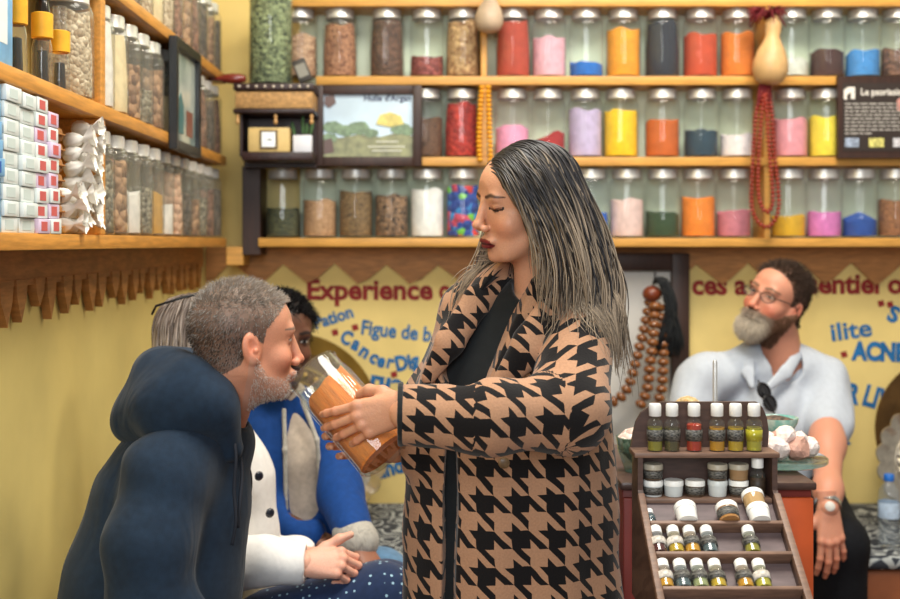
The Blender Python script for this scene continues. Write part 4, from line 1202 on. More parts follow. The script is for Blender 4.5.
def link_mesh(name, V, Q, m, parent=None, org=(0, 0, 0), col=None, uv=None, tris=None):
    me = bpy.data.meshes.new(name)
    V = np.asarray(V) - np.array(org)
    nq = len(Q); nt = 0 if tris is None else len(tris)
    me.vertices.add(len(V)); me.vertices.foreach_set('co', V.astype(np.float32).ravel())
    loops = np.asarray(Q).ravel() if tris is None else np.concatenate([np.asarray(Q).ravel(), np.asarray(tris).ravel()])
    me.loops.add(len(loops)); me.loops.foreach_set('vertex_index', loops.astype(np.int32))
    st = np.arange(nq) * 4
    if nt: st = np.concatenate([st, nq * 4 + np.arange(nt) * 3])
    me.polygons.add(nq + nt); me.polygons.foreach_set('loop_start', st.astype(np.int32))
    me.update(calc_edges=True); me.validate()
    if col is not None:
        a = me.color_attributes.new('Col', 'FLOAT_COLOR', 'POINT')
        c = np.ones((len(V), 4), np.float32); c[:, :3] = col
        a.data.foreach_set('color', c.ravel())
    if uv is not None:
        l = me.uv_layers.new(name='UVMap'); l.data.foreach_set('uv', np.asarray(uv, np.float32).ravel())
    me.materials.append(m); me.shade_smooth()
    o = bpy.data.objects.new(name, me); COL.objects.link(o)
    if parent: o.parent = parent
    return o

class Bag:
    """joins several meshes (with vertex colours) into one"""
    def __init__(self): self.V = []; self.Q = []; self.C = []; self.n = 0
    def add(self, V, Q, C):
        C = np.broadcast_to(np.asarray(C, float), (len(V), 3))
        self.V.append(V); self.Q.append(Q + self.n); self.C.append(C); self.n += len(V); return self
    def get(self): return np.concatenate(self.V), np.concatenate(self.Q), np.concatenate(self.C)

def attr_mat(name, rough=0.5, sss=0.0, bump=0.0, bscale=200, spec=0.4, sheen=0.0, aniso=0.0):
    if name in MATS: return MATS[name]
    m = bpy.data.materials.new(name); m.use_nodes = True
    nt = m.node_tree; b = nt.nodes['Principled BSDF']
    a = nt.nodes.new('ShaderNodeAttribute'); a.attribute_name = 'Col'
    nt.links.new(a.outputs['Color'], b.inputs['Base Color'])
    b.inputs['Roughness'].default_value = rough; b.inputs['Specular IOR Level'].default_value = spec
    if sss:
        b.inputs['Subsurface Weight'].default_value = sss; b.inputs['Subsurface Radius'].default_value = (1, .35, .2); b.inputs['Subsurface Scale'].default_value = .006
    if sheen: b.inputs['Sheen Weight'].default_value = sheen
    if bump:
        tc = nt.nodes.new('ShaderNodeTexCoord'); n = nt.nodes.new('ShaderNodeTexNoise'); n.inputs['Scale'].default_value = bscale
        nt.links.new(tc.outputs['Object'], n.inputs[0])
        bp = nt.nodes.new('ShaderNodeBump'); bp.inputs['Strength'].default_value = bump; bp.inputs['Distance'].default_value = .002
        nt.links.new(n.outputs[0], bp.inputs['Height']); nt.links.new(bp.outputs[0], b.inputs['Normal'])
    MATS[name] = m; return m
M_skin = attr_mat('skin', .48, .12, .25, 260)
M_hair = attr_mat('hair_strands', .38, spec=.5)
M_hair_m = attr_mat('short_hair', .6, spec=.25)

def cloth_mat(name, color, rough=.85, wr=.5, wscale=9, var=.12, weave=900, sheen=.2, stretch=(1, 1, .45), wdist=.012):
    """cloth: soft creases, a fine weave and slight fading"""
    if name in MATS: return MATS[name]
    m = bpy.data.materials.new(name); m.use_nodes = True
    nt = m.node_tree; b = nt.nodes['Principled BSDF']; b.inputs['Roughness'].default_value = rough
    b.inputs['Sheen Weight'].default_value = sheen; b.inputs['Specular IOR Level'].default_value = .25
    tc = nt.nodes.new('ShaderNodeTexCoord')
    mp = nt.nodes.new('ShaderNodeMapping'); mp.inputs['Scale'].default_value = stretch
    nt.links.new(tc.outputs['Object'], mp.inputs[0])
    n1 = nt.nodes.new('ShaderNodeTexNoise'); n1.inputs['Scale'].default_value = wscale; n1.inputs['Detail'].default_value = 3; n1.inputs['Distortion'].default_value = .8
    nt.links.new(mp.outputs[0], n1.inputs[0])
    n2 = nt.nodes.new('ShaderNodeTexNoise'); n2.inputs['Scale'].default_value = weave; n2.inputs['Detail'].default_value = 1
    nt.links.new(tc.outputs['Object'], n2.inputs[0])
    b1 = nt.nodes.new('ShaderNodeBump'); b1.inputs['Strength'].default_value = wr; b1.inputs['Distance'].default_value = wdist
    b2 = nt.nodes.new('ShaderNodeBump'); b2.inputs['Strength'].default_value = .25; b2.inputs['Distance'].default_value = .001
    nt.links.new(n1.outputs[0], b1.inputs['Height']); nt.links.new(n2.outputs[0], b2.inputs['Height'])
    nt.links.new(b1.outputs[0], b2.inputs['Normal']); nt.links.new(b2.outputs[0], b.inputs['Normal'])
    n3 = nt.nodes.new('ShaderNodeTexNoise'); n3.inputs['Scale'].default_value = 70; nt.links.new(tc.outputs['Object'], n3.inputs[0])
    r = nt.nodes.new('ShaderNodeValToRGB'); r.color_ramp.elements[0].position = .3; r.color_ramp.elements[1].position = .7
    r.color_ramp.elements[0].color = tuple(c * (1 - var) for c in color[:3]) + (1,)
    r.color_ramp.elements[1].color = tuple(min(1, c * (1 + var)) for c in color[:3]) + (1,)
    nt.links.new(n3.outputs[0], r.inputs[0]); nt.links.new(r.outputs[0], b.inputs['Base Color'])
    MATS[name] = m; return m

def lin(r, g, b): return np.array([s2l(r), s2l(g), s2l(b)])
def unit(v): v = np.array(v, float); return v / np.linalg.norm(v)
def A(px, py, d): return np.array(P(px, py, d))

def head_frame(origin, fwd_yaw_vec, pitch=0.0, roll=0.0):
    """columns x (person's right), y (face), z (crown). pitch > 0 looks up; roll > 0 lowers the person's left side"""
    f = np.array([fwd_yaw_vec[0], fwd_yaw_vec[1], 0.0]); f /= np.linalg.norm(f)
    z = np.array([0, 0, 1.0]); x = np.cross(f, z)
    R = np.stack([x, f, z], 1)
    cp, sp = cos(pitch), sin(pitch)
    Rx = np.array([[1, 0, 0], [0, cp, -sp], [0, sp, cp]])
    cr, sr = cos(-roll), sin(-roll)
    Ry = np.array([[cr, 0, sr], [0, 1, 0], [-sr, 0, cr]])
    return R @ Ry @ Rx, np.array(origin)

def make_head(R, o, s, neck_to, skin, female=False, ear=1.0, neck_r=.056, lips=None, brow=(40, 30, 26), eyes='open', beard=None, blush=.25, h=.0021, nose=1.0, jaw=1.0, seed=1):
    """returns V (world), Q, C and local coordinates; neck_to: where the neck ends (world)"""
    F_ = Field((-.105, -.135, -.215), (.105, .145, .135), h)
    nk = R.T @ (np.array(neck_to) - o) / s
    F_.ell((0, -.016, .028), (.0765, .096, .088), .0)
    F_.ell((0, .026, -.035), (.060, .062, .078), .03)
    F_.ell((0, .030, .035), (.064, .058, .055), .02)                                # forehead
    F_.ell((0, .038, -.082), (.043 * jaw, .042, .032), .025)
    for q in (-1, 1):
        F_.cap((q * .056, -.005, -.055), (q * .026 * jaw, .062, -.097), .016, .014, .02)    # jaw line
        F_.ell((q * .039, .056, -.036), (.024, .024, .022), .018)                          # cheekbone
    F_.ell((0, .074, -.101), (.019 * jaw, .015, .014), .014)                          # chin
    F_.cap((-.036, .078, .019), (.036, .078, .019), .0085 if female else .0115, None, .014)
    for q in (-1, 1):
        F_.ell((q * .032, .101, .000), (.0185, .018, .0115), .012, 'sub')
    # nose
    nd = .006 if female else 0.0
    F_.cap((0, .088, .010), (0, .103 + .004 * (nose - 1), -.034 + nd), .0068 if female else .0075, .0090 if female else .0100 * nose, .010)
    F_.ell((0, .1070 * (1 + .03 * (nose - 1)), -.0395 + nd), (.0100 * nose, .0110, .0085), .007)
    for q in (-1, 1):
        F_.ell((q * .0120 * nose, .097, -.045 + nd * .6), (.0070, .0090, .0070), .006)
        F_.ell((q * .006, .104, -.0515), (.0035, .0045, .003), .003, 'sub')
    # mouth
    F_.ell((0, .088, -.068), (.026, .012, .010), .012)
    lp = (.0968 if female else .0945)
    F_.ell((0, lp - .002, -.0680), (.0205, .0070, .0050), .005)
    F_.ell((0, lp - .0035, -.0785), (.0175, .0075, .0057), .005)
    F_.cap((-.020, .100, -.0732), (.020, .100, -.0732), .0022, None, .003, 'sub')
    F_.ell((0, .093, -.0885), (.016, .006, .004), .006, 'sub')
    for q in (-1, 1):                                                                    # eyeballs under lids
        F_.ell((q * .0315, .0690, .0), (.0142, .0142, .0135), .003)
        F_.cap((q * .019, .0825, -.0035), (q * .044, .076, -.0035), .0022, None, .003, 'sub') if eyes == 'closed' else None
        # ear
        Re = np.array([[cos(q * .28), -sin(q * .28), 0], [sin(q * .28), cos(q * .28), 0], [0, 0, 1]])
        Rt = np.array([[1, 0, 0], [0, cos(.18), -sin(.18)], [0, sin(.18), cos(.18)]])
        F_.ell((q * .0785, -.010, -.012), (.0066, .0185 * ear, .0285 * ear), .008, R=Re @ Rt)
        F_.ell((q * .070, -.004, -.02), (.010, .016, .028), .012)
        F_.ell((q * .0785, -.004, -.034), (.006, .0105, .011), .006)
        F_.ell((q * .0875, -.006, -.010), (.0075, .0105 * ear, .0185 * ear), .003, 'sub', R=Re @ Rt)
        F_.ell((q * .0830, -.001, -.019), (.0035, .0045, .0055), .003)
    F_.cap((0, -.028, -.05), nk, neck_r * 1.0, neck_r * 1.08, .03, n=(1, 0, 0), sq=.95)
    V, Q = F_.mesh(1)
    x, y, z = V.T
    # colours
    rg = np.random.RandomState(seed)
    C = np.tile(skin, (len(V), 1)) * (1 + .03 * rg.randn(len(V), 1))
    def blob(cx, cy, cz, rx, ry, rz, both=True):
        ax_ = np.abs(x) if both else x
        return np.exp(-(((ax_ - cx) / rx) ** 2 + ((y - cy) / ry) ** 2 + ((z - cz) / rz) ** 2))
    red = np.array([1.12, .78, .74])
    for w in (blob(.042, .07, -.04, .022, .03, .02), .9 * blob(0, .11, -.04, .015, .02, .014), .8 * blob(.083, -.008, -.012, .012, .03, .03)):
        C *= 1 + (red - 1) * (w * blush * 2.2)[:, None]
    def paint(mask, col, a=1.0):
        m = np.clip(mask, 0, 1)[:, None] * a
        C[:] = C * (1 - m) + np.array(col) * m
    if lips is not None:
        u = (np.abs(x) / .0235)
        top = -.0615 - .004 * u ** 2 - .0015 * np.exp(-(x / .004) ** 2); bot = -.0855 + .009 * u ** 2
        paint(((z < top) & (z > bot) & (u < 1) & (y > .075)).astype(float), lips)
        paint(((np.abs(z + .0732) < .0015) & (u < .95) & (y > .075)).astype(float), np.array(lips) * .35)
    bz = .0215 + .004 * np.exp(-((np.abs(x) - .034) / .012) ** 2) - .10 * np.clip(np.abs(x) - .040, 0, 1)
    bw_ = (.0036 if female else .0045) * np.clip(1.25 - np.abs(np.abs(x) - .028) / .028, .2, 1)
    paint(np.clip(1.6 - np.abs(z - bz) / bw_, 0, 1) * (np.abs(x) > .011) * (np.abs(x) < .055) * (y > .05), lin(*brow), .9)
    ex, ez = np.abs(x) - .0315, z
    front = (y > .066) & (np.abs(ex) < .0150)
    if eyes in ('open', 'narrow'):
        kq = .62 if eyes == 'narrow' else 1.0
        up = kq * .0048 * np.clip(1 - (ex / .0135) ** 2, 0, 1); dn = -kq * .0042 * np.clip(1 - (ex / .0135) ** 2, 0, 1)
        op = front & (ez < up) & (ez > dn) & (np.abs(ex) < .0132)
        paint(op.astype(float), lin(190, 184, 176)); rr = np.sqrt((ex) ** 2 + ez ** 2)
        paint((op & (rr < .0056)).astype(float), lin(62, 56, 50)); paint((op & (rr < .0026)).astype(float), lin(12, 10, 10))
        paint((front & (np.abs(ez - up - .0008) < .0013) & (np.abs(ex) < .0138)).astype(float), lin(40, 28, 24), .85)
    else:
        ln = -.0040 - .0025 * np.clip(1 - (ex / .0150) ** 2, 0, 1)
        ln = -.0015 - .0034 * np.clip(1 - (ex / .0160) ** 2, 0, 1)
        wide = (y > .060) & (np.abs(ex) < .0165)
        paint((wide & (np.abs(ez - ln) < .0026 + .0008 * (ex > .004))).astype(float), lin(12, 8, 9), 1.0)
        paint((front & (ez < ln - .0024) & (ez > ln - .0042) & (np.abs(ex) < .008)).astype(float), lin(60, 44, 38), .6)
        paint((front & (ez > ln) & (ez < ln + .008)).astype(float), skin * np.array([.72, .6, .58]), .55)
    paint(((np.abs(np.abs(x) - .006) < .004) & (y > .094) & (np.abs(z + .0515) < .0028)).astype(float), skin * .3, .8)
    if beard is not None: beard(x, y, z, paint)
    W = (V * s) @ R.T + o
    return W, Q, C, V

def make_hand(o, fwd, back, side, skin, s=1.0, curls=None, spread=(.10, .03, -.04, -.12), thumb=None, h=.0018, fr=.026, nail=True, slim=1.0):
    """side 'L' or 'R'; fwd: wrist to knuckles; back: out of the back of the hand. Palm, four unequal bent fingers and a thumb"""
    y = unit(fwd); z = np.array(back, float); z = unit(z - y * z.dot(y)); x = np.cross(y, z)
    if side == 'R': x = -x
    R = np.stack([x, y, z], 1)
    curls = curls or [(.35, .5, .3)] * 4
    F_ = Field((-.075, -.045, -.105), (.105, .225, .06), h)
    kx = (.0270, .0090, -.0090, -.0255); ky = (.086, .091, .087, .078); kz = (0, .003, .002, -.002)
    ln = ((.042, .026, .021), (.046, .029, .022), (.042, .027, .022), (.033, .021, .019)); rd = [q * slim for q in (.0088, .0090, .0085, .0075)]
    F_.cap((0, -.045, 0), (0, .012, 0), fr / s, .0235, .01, n=(0, 0, 1), sq=.74)
    for i in range(4):
        F_.cap((kx[i] * .55, .004, 0), (kx[i], ky[i] - .004, kz[i]), .0135, .0105, .012)
    F_.ell((.018, .036, -.010), (.014, .030, .012), .012); F_.ell((-.020, .036, -.009), (.011, .028, .010), .012)
    tips = []
    G_ = []
    for i in range(4):
        p = np.array([kx[i], ky[i], kz[i]]); a = 0.0; pts = [(p.copy(), rd[i] * 1.08)]
        for j in range(3):
            a += curls[i][j]
            d = np.array([sin(spread[i]) * cos(a), cos(spread[i]) * cos(a), -sin(a)])
            p = p + d * ln[i][j]; pts.append((p.copy(), rd[i] * (.98, .90, .72)[j]))
        tips.append((p - d * .006 + np.array([0, sin(a), cos(a)]) * rd[i] * .7))
        G_.append(pts)
    for pts in G_:
        f2 = Field(F_.lo, F_.lo + (F_.n - 1) * h, h)
        f2.D[:] = .3
        f2.chain(pts, .004)
        F_._mix((slice(None),) * 3, f2.D[:F_.n[0], :F_.n[1], :F_.n[2]], .0035, 'add')
        F_.ell(pts[0][0] + np.array([0, -.002, .003]), (.0095, .010, .009), .006)
    th = thumb or [(.016, .020, -.006), (.041, .047, -.016), (.052, .077, -.020), (.056, .103, -.018)]
    F_.chain([(np.array(q), r) for q, r in zip(th, (.0150, .0118, .0103, .0080))], .008)
    V, Q = F_.mesh(1)
    rg = np.random.RandomState(3)
    C = np.tile(skin, (len(V), 1)) * (1 + .025 * rg.randn(len(V), 1))
    for pts in G_:
        for (q, r) in pts[:3]:
            w = np.exp(-(np.linalg.norm(V - q, axis=1) / .012) ** 2)[:, None]
            C *= 1 + (np.array([1.05, .86, .82]) - 1) * w
    if nail:
        for tp in tips:
            w = np.clip(1.5 - np.linalg.norm(V - tp, axis=1) / .0055, 0, 1)[:, None] * .55
            C = C * (1 - w) + np.clip(skin * np.array([1.25, 1.08, 1.05]), 0, 1) * w
    return (V * s) @ R.T + np.array(o), Q, C, R

def strands(roots, dirs, length, rad, colr, seg=3, n=3, droop=0.0, seed=0, jit=.35):
    """short hairs: tapered three-sided blades; roots and dirs are arrays, colr one colour per hair"""
    rg = np.random.RandomState(seed); N = len(roots)
    d = dirs + jit * rg.randn(N, 3); d /= np.linalg.norm(d, axis=1)[:, None]
    L = (length if hasattr(length, '__len__') else np.full(N, length)) * (.7 + .6 * rg.rand(N))
    t = np.cross(d, rg.randn(N, 3)); t /= np.linalg.norm(t, axis=1)[:, None]; b = np.cross(d, t)
    V = []; 
    for i in range(n):
        u = i / (n - 1); c = roots + d * (L * u)[:, None] + np.array([0, 0, -1.0]) * (droop * L * u * u)[:, None]
        r = rad * (1 - .8 * u)
        for k in range(seg):
            a = 2 * pi * k / seg; V.append(c + (t * cos(a) + b * sin(a)) * r)
    V = np.stack(V, 1).reshape(-1, 3)                # hair, ring*seg
    base = np.arange(N)[:, None] * (n * seg); Q = []
    for i in range(n - 1):
        for k in range(seg):
            k2 = (k + 1) % seg
            Q.append(np.stack([base[:, 0] + i * seg + k, base[:, 0] + i * seg + k2, base[:, 0] + (i + 1) * seg + k2, base[:, 0] + (i + 1) * seg + k], 1))
    return V, np.concatenate(Q), np.repeat(colr, n * seg, axis=0)

def locks(paths, radii, cols, seg=5, flat=.55):
    """long hair: one flattened tube per path; paths (N, n, 3), radii (n), cols (N, n, 3)"""
    N, n, _ = paths.shape
    t = np.gradient(paths, axis=1); t /= np.maximum(np.linalg.norm(t, axis=2), 1e-9)[..., None]
    up = np.tile(np.array([.3, .9, .2]), (N, n, 1)); a = up - t * (up * t).sum(2)[..., None]; a /= np.linalg.norm(a, axis=2)[..., None]
    b = np.cross(t, a)
    V = []
    for k in range(seg):
        th = 2 * pi * k / seg
        V.append(paths + (a * cos(th) * flat + b * sin(th)) * radii[None, :, None])
    V = np.stack(V, 2).reshape(-1, 3)
    base = np.arange(N)[:, None] * (n * seg); Q = []
    for i in range(n - 1):
        for k in range(seg):
            k2 = (k + 1) % seg
            Q.append(np.concatenate([base + i * seg + k, base + i * seg + k2, base + (i + 1) * seg + k2, base + (i + 1) * seg + k], 1))
    return V, np.concatenate(Q), np.repeat(cols.reshape(N * n, 3), seg, axis=0)

def bbox(pts, m):
    q = np.array([p for p, r in pts]); r = max(r for p, r in pts)
    return q.min(0) - r - m, q.max(0) + r + m
def J(*a): return [(A(x, y, d), r) for x, y, d, r in a]

def garment(name, parts, m, parent, org, h=.0055, k=.03, subs=(), cuts=(), disp=None, smooth=2, uvf=None, flatn=(0, 1, 0)):
    """parts: list of (chain, flatten factor); subs: (chain, radius blend, flatten); cuts: (point, normal)"""
    lo = np.min([bbox(c[0], k + .02)[0] for c in parts], 0); hi = np.max([bbox(c[0], k + .02)[1] for c in parts], 0)
    F_ = Field(lo, hi, h)
    for c in parts:
        n_ = c[2] if len(c) > 2 else flatn
        F_.chain(c[0], c[3] if len(c) > 3 else k, 'add', n_ if c[1] != 1 else None, c[1])
    for c in subs: F_.chain(c[0], c[1], 'sub', (0, 1, 0), c[2])
    for p, n in cuts: F_.cut(p, n)
    V, Q = F_.mesh(smooth)
    if disp is not None:
        N = vnormals(V, Q); V = V + N * disp(V)[:, None]
    return link_mesh(name, V, Q, m, parent, org, uv=uvf(V, Q) if uvf else None)

# ---------------------------------------------------------------- people
def person(name, bag, org, label):
    V, Q, C = bag.get()
    o = link_mesh(name, V, Q, M_skin, None, org, C); o.location = org
    return tag(o, label, 'person')
def field_body(bag, chains, skin, h=.008, k=.04):
    lo = np.min([bbox(c, k)[0] for c in chains], 0); hi = np.max([bbox(c, k)[1] for c in chains], 0)
    F_ = Field(lo, hi, h)
    for c in chains: F_.chain(c, k)
    V, Q = F_.mesh(1); bag.add(V, Q, skin)
HL = ([-.12, -.06, -.025, -.008, .0, .018, .024, .045, .065, .09], [-.078, -.066, -.045, .006, .004, -.006, .022, .046, .066, .082])
def scalp(Vl, lift=0.0, hl=HL):
    x, y, z = Vl.T
    m = (z > np.interp(y, hl[0], hl[1]) + lift) & ~((np.abs(x) > .0775) & (y > -.034) & (y < .02) & (z < .024))
    return m
def short_hair(name, W, Q, Vl, R, mask, n, length, colf, parent, org, rad=.0007, sweep=(0, -.3, .2), jit=.3, droop=.1, seed=1, pile=None):
    rg = np.random.RandomState(seed); N = vnormals(W, Q)
    ids = np.nonzero(mask)[0]; pick = rg.choice(ids, n)
    roots = W[pick] + .0012 * rg.randn(n, 3); vl = Vl[pick]
    sw = np.array(sweep) @ R.T if not callable(sweep) else sweep(vl) @ R.T
    d = N[pick] * .75 + sw
    L = length(vl) if callable(length) else length
    V, F4, C = strands(roots, d, L, rad, colf(vl, rg), seed=seed, jit=jit, droop=droop)
    return link_mesh(name, V, F4, M_hair_m, parent, org, C)
def tube_on(pts, r, name, m, parent, org, seg=8):
    o = MB().tube(catmull([Vector(p) - Vector(org) for p in pts], 6), r, seg).build(name, m, parent, smooth=True); return o

# ---- the woman in the houndstooth coat
def houndstooth(name, rep, dark, light):
    m = bpy.data.materials.new(name); m.use_nodes = True
    nt = m.node_tree; b = nt.nodes['Principled BSDF']; b.inputs['Roughness'].default_value = .9; b.inputs['Sheen Weight'].default_value = .15
    b.inputs['Specular IOR Level'].default_value = .2
    uv = nt.nodes.new('ShaderNodeUVMap'); uv.uv_map = 'UVMap'
    # a slight wobble, as woven wool hangs
    n = nt.nodes.new('ShaderNodeTexNoise'); n.inputs['Scale'].default_value = 14; nt.links.new(uv.outputs[0], n.inputs[0])
    mx = nt.nodes.new('ShaderNodeMixRGB'); mx.blend_type = 'ADD'; mx.inputs[0].default_value = .012
    nt.links.new(uv.outputs[0], mx.inputs[1]); nt.links.new(n.outputs['Color'], mx.inputs[2])
    sp = nt.nodes.new('ShaderNodeSeparateXYZ'); nt.links.new(mx.outputs[0], sp.inputs[0])
    def M(op, a, c=None, d=None):
        q = nt.nodes.new('ShaderNodeMath'); q.operation = op
        for i, v in enumerate((a, c, d)):
            if v is None: continue
            if isinstance(v, (int, float)): q.inputs[i].default_value = v
            else: nt.links.new(v, q.inputs[i])
        return q.outputs[0]
    u = M('MULTIPLY', sp.outputs[0], 1 / rep); v = M('MULTIPLY', sp.outputs[1], 1 / rep)
    warp = M('LESS_THAN', M('FRACT', u), .5); weft = M('LESS_THAN', M('FRACT', v), .5)
    tw = M('LESS_THAN', M('FRACT', M('MULTIPLY', M('ADD', u, v), 2.0)), .5)
    val = M('ADD', M('MULTIPLY', warp, tw), M('MULTIPLY', weft, M('SUBTRACT', 1.0, tw)))
    c = nt.nodes.new('ShaderNodeMixRGB'); c.inputs[1].default_value = light; c.inputs[2].default_value = dark
    nt.links.new(val, c.inputs[0])
    n2 = nt.nodes.new('ShaderNodeTexNoise'); n2.inputs['Scale'].default_value = 260; nt.links.new(uv.outputs[0], n2.inputs[0])
    ov = nt.nodes.new('ShaderNodeMixRGB'); ov.blend_type = 'OVERLAY'; ov.inputs[0].default_value = .22
    nt.links.new(c.outputs[0], ov.inputs[1]); nt.links.new(n2.outputs[0], ov.inputs[2]); nt.links.new(ov.outputs[0], b.inputs['Base Color'])
    tc = nt.nodes.new('ShaderNodeTexCoord'); mp = nt.nodes.new('ShaderNodeMapping'); mp.inputs['Scale'].default_value = (1, 1, .4); nt.links.new(tc.outputs['Object'], mp.inputs[0])
    n1 = nt.nodes.new('ShaderNodeTexNoise'); n1.inputs['Scale'].default_value = 7; n1.inputs['Distortion'].default_value = .6; nt.links.new(mp.outputs[0], n1.inputs[0])
    b1 = nt.nodes.new('ShaderNodeBump'); b1.inputs['Strength'].default_value = .8; b1.inputs['Distance'].default_value = .02
    nt.links.new(n1.outputs[0], b1.inputs['Height'])
    b2 = nt.nodes.new('ShaderNodeBump'); b2.inputs['Strength'].default_value = .4; b2.inputs['Distance'].default_value = .0015
    nt.links.new(n2.outputs[0], b2.inputs['Height']); nt.links.new(b1.outputs[0], b2.inputs['Normal']); nt.links.new(b2.outputs[0], b.inputs['Normal'])
    return m
M_hound = houndstooth('houndstooth_wool', .0625, rgb(20, 18, 20), rgb(172, 132, 104))
M_blackknit = cloth_mat('black_jersey', rgb(20, 25, 28), .8, .4, 12)
M_blacktr = cloth_mat('black_trouser_cloth', rgb(22, 22, 26), .85, .5, 8)
M_shoe = mat('black_shoe_leather', rgb(24, 22, 22), .4)

def shoe(mb, heel, toe, r=.042):
    heel = np.array(heel); toe = np.array(toe)
    F_ = Field(np.minimum(heel, toe) - .09, np.maximum(heel, toe) + .09, .006)
    F_.chain([(heel + [0, 0, r], r), (toe + [0, 0, r * .8], r * .85)], .01, n=(0, 0, 1), sq=1.0)
    F_.cut(heel + [0, 0, .002], (0, 0, -1))
    V, Q = F_.mesh(1); return V, Q
def add_shoes(parent, org, pairs, name='shoe'):
    for h_, t_ in pairs:
        V, Q = shoe(None, h_, t_); link_mesh(name, V, Q, M_shoe, parent, org)

skinW = lin(204, 150, 120)
WO = A(520, 0, 2.12); WO[2] = 0
bag = Bag()
Rw, ow = head_frame(A(524, 201, 2.07), (-.935, -.355), radians(-9), radians(6))
W, Q, C, Vl = make_head(Rw, ow, .885, A(541, 305, 2.12), skinW, True, neck_r=.052, lips=lin(112, 30, 36), brow=(46, 32, 28), eyes='closed', blush=.22, h=.0018, jaw=.92)
bag.add(W, Q, C)
lw = A(405, 407, 1.895); rw = A(395, 449, 2.085)
W2, Q2, C2, _ = make_hand(lw, (-.95, .14, -.30), (.10, -1, .12), 'L', skinW, .92, [(.22, .40, .25), (.30, .42, .25), (.36, .45, .25), (.42, .45, .3)], (.02, -.08, -.18, -.30),
                          [(.014, .012, -.006), (.036, .036, -.018), (.046, .062, -.036), (.044, .086, -.052)], fr=.024, slim=.92)
bag.add(W2, Q2, C2)
W3, Q3, C3, _ = make_hand(rw, (-1, -.10, .16), (.05, 1, -.15), 'R', skinW, .86, [(.25, .8, .6), (.25, .8, .6), (.28, .85, .6), (.35, .85, .6)], (.0, -.03, -.06, -.10), fr=.024, slim=.95)
bag.add(W3, Q3, C3)
sh_n = (577, 322, 2.06, .05); el_n = (566, 414, 1.90, .045)
field_body(bag, [J((541, 300, 2.12, .055), (530, 370, 2.15, .07), (520, 470, 2.15, .08), (516, 600, 2.15, .09)),
                 J(sh_n, el_n, (404, 414, 1.885, .026)), J((470, 318, 2.20, .05), (430, 410, 2.2, .042), (395, 449, 2.085, .026)),
                 [(A(500, 620, 2.12), .085), (np.array([WO[0] - .05, 2.11, .45]), .055), (np.array([WO[0] - .05, 2.12, .08]), .038)],
                 [(A(535, 620, 2.16), .085), (np.array([WO[0] + .07, 2.17, .45]), .055), (np.array([WO[0] + .07, 2.18, .08]), .038)]], skinW)
woman = person('person', bag, WO, 'woman in black and camel houndstooth coat standing and holding out an open jar')
# coat
up = [(A(577, 320, 2.06), .066), (A(568, 412, 1.915), .066)]
fore = [(A(568, 412, 1.915), .064), (A(490, 416, 1.87), .056), (A(402, 414, 1.885), .050)]
farm = [(A(474, 318, 2.20), .062), (A(436, 400, 2.22), .056), (A(412, 444, 2.085), .046)]
trunk = J((530, 330, 2.13, .135), (515, 390, 2.13, .170), (509, 450, 2.13, .186), (510, 520, 2.14, .192), (512, 600, 2.14, .196), (512, 700, 2.15, .20), (512, 820, 2.15, .205))
yoke = J((474, 312, 2.19, .058), (528, 300, 2.13, .075), (577, 318, 2.07, .062))
def axis_uv(V, pts, s0):
    """along and around a chain of bones"""
    best = np.full(len(V), 9.0); U = np.zeros((len(V), 2)); s = s0
    for (a, ra), (b, rb) in zip(pts, pts[1:]):
        ab = b - a; L = np.linalg.norm(ab); t = ab / L
        q = V - a; h_ = np.clip(q @ t, 0, L); d = np.linalg.norm(q - h_[:, None] * t, axis=1) - (ra + (rb - ra) * h_ / L)
        e1 = unit(np.cross(t, [0, 1, 0.0])); e2 = np.cross(t, e1)
        an = np.arctan2(q @ e1, -(q @ e2) if (np.dot(e2, [0, -1, 0]) < 0) else q @ e2)
        m = d < best - .003; best[m] = d[m]
        U[m, 0] = (an * .060)[m]; U[m, 1] = (s + q @ t)[m]; s += L
    return U, best
def coat_uv(V, Q):
    c = V[Q].mean(1)
    z = V[:, 2]
    cx = np.interp(-z, [-p[2] for p, r in trunk], [p[0] for p, r in trunk]); cy = np.interp(-z, [-p[2] for p, r in trunk], [p[1] for p, r in trunk])
    an = np.arctan2(V[:, 0] - cx, -(V[:, 1] - cy) * 1.25)
    Ut = np.stack([an * .185, z], 1)
    ct_, bt = None, None
    def dist(pts, X):
        d = np.full(len(X), 9.0)
        for (a, ra), (b, rb) in zip(pts, pts[1:]):
            ab = b - a; t = np.clip((X - a) @ ab / ab.dot(ab), 0, 1)
            d = np.minimum(d, np.linalg.norm(X - a - t[:, None] * ab, axis=1) - (ra + (rb - ra) * t))
        return d
    dn = np.minimum(dist(up, c) + .006, dist(fore, c)); df = dist(farm, c); dt_ = np.minimum(dist(trunk, c), dist(yoke, c))
    cls = np.where((dn < dt_) & (dn < df), 1, np.where((df < dt_), 2, 0))
    U1, _ = axis_uv(V, up + fore[1:], 0.0); U2 = np.stack([V[:, 0] + .02, V[:, 2]], 1)
    out = np.where((cls == 1)[:, None, None], U1[Q], np.where((cls == 2)[:, None, None], U2[Q], Ut[Q]))
    # close the seam of the angle inside one face
    for w_, per in ((0, 2 * pi * .185), (1, 2 * pi * .058), (2, 2 * pi * .058)):
        m = cls == w_; u = out[m, :, 0]; ref = u[:, :1]
        out[m, :, 0] = np.where(u - ref > per / 2, u - per, np.where(u - ref < -per / 2, u + per, u))
    return out.reshape(-1, 2)
opening = J((520, 262, 1.99, .040), (502, 300, 1.98, .046), (464, 372, 1.99, .044), (453, 408, 2.005, .014))
placket = J((452, 405, 2.01, .012), (450, 520, 2.015, .0095), (448, 640, 2.015, .0095), (445, 830, 2.015, .012))
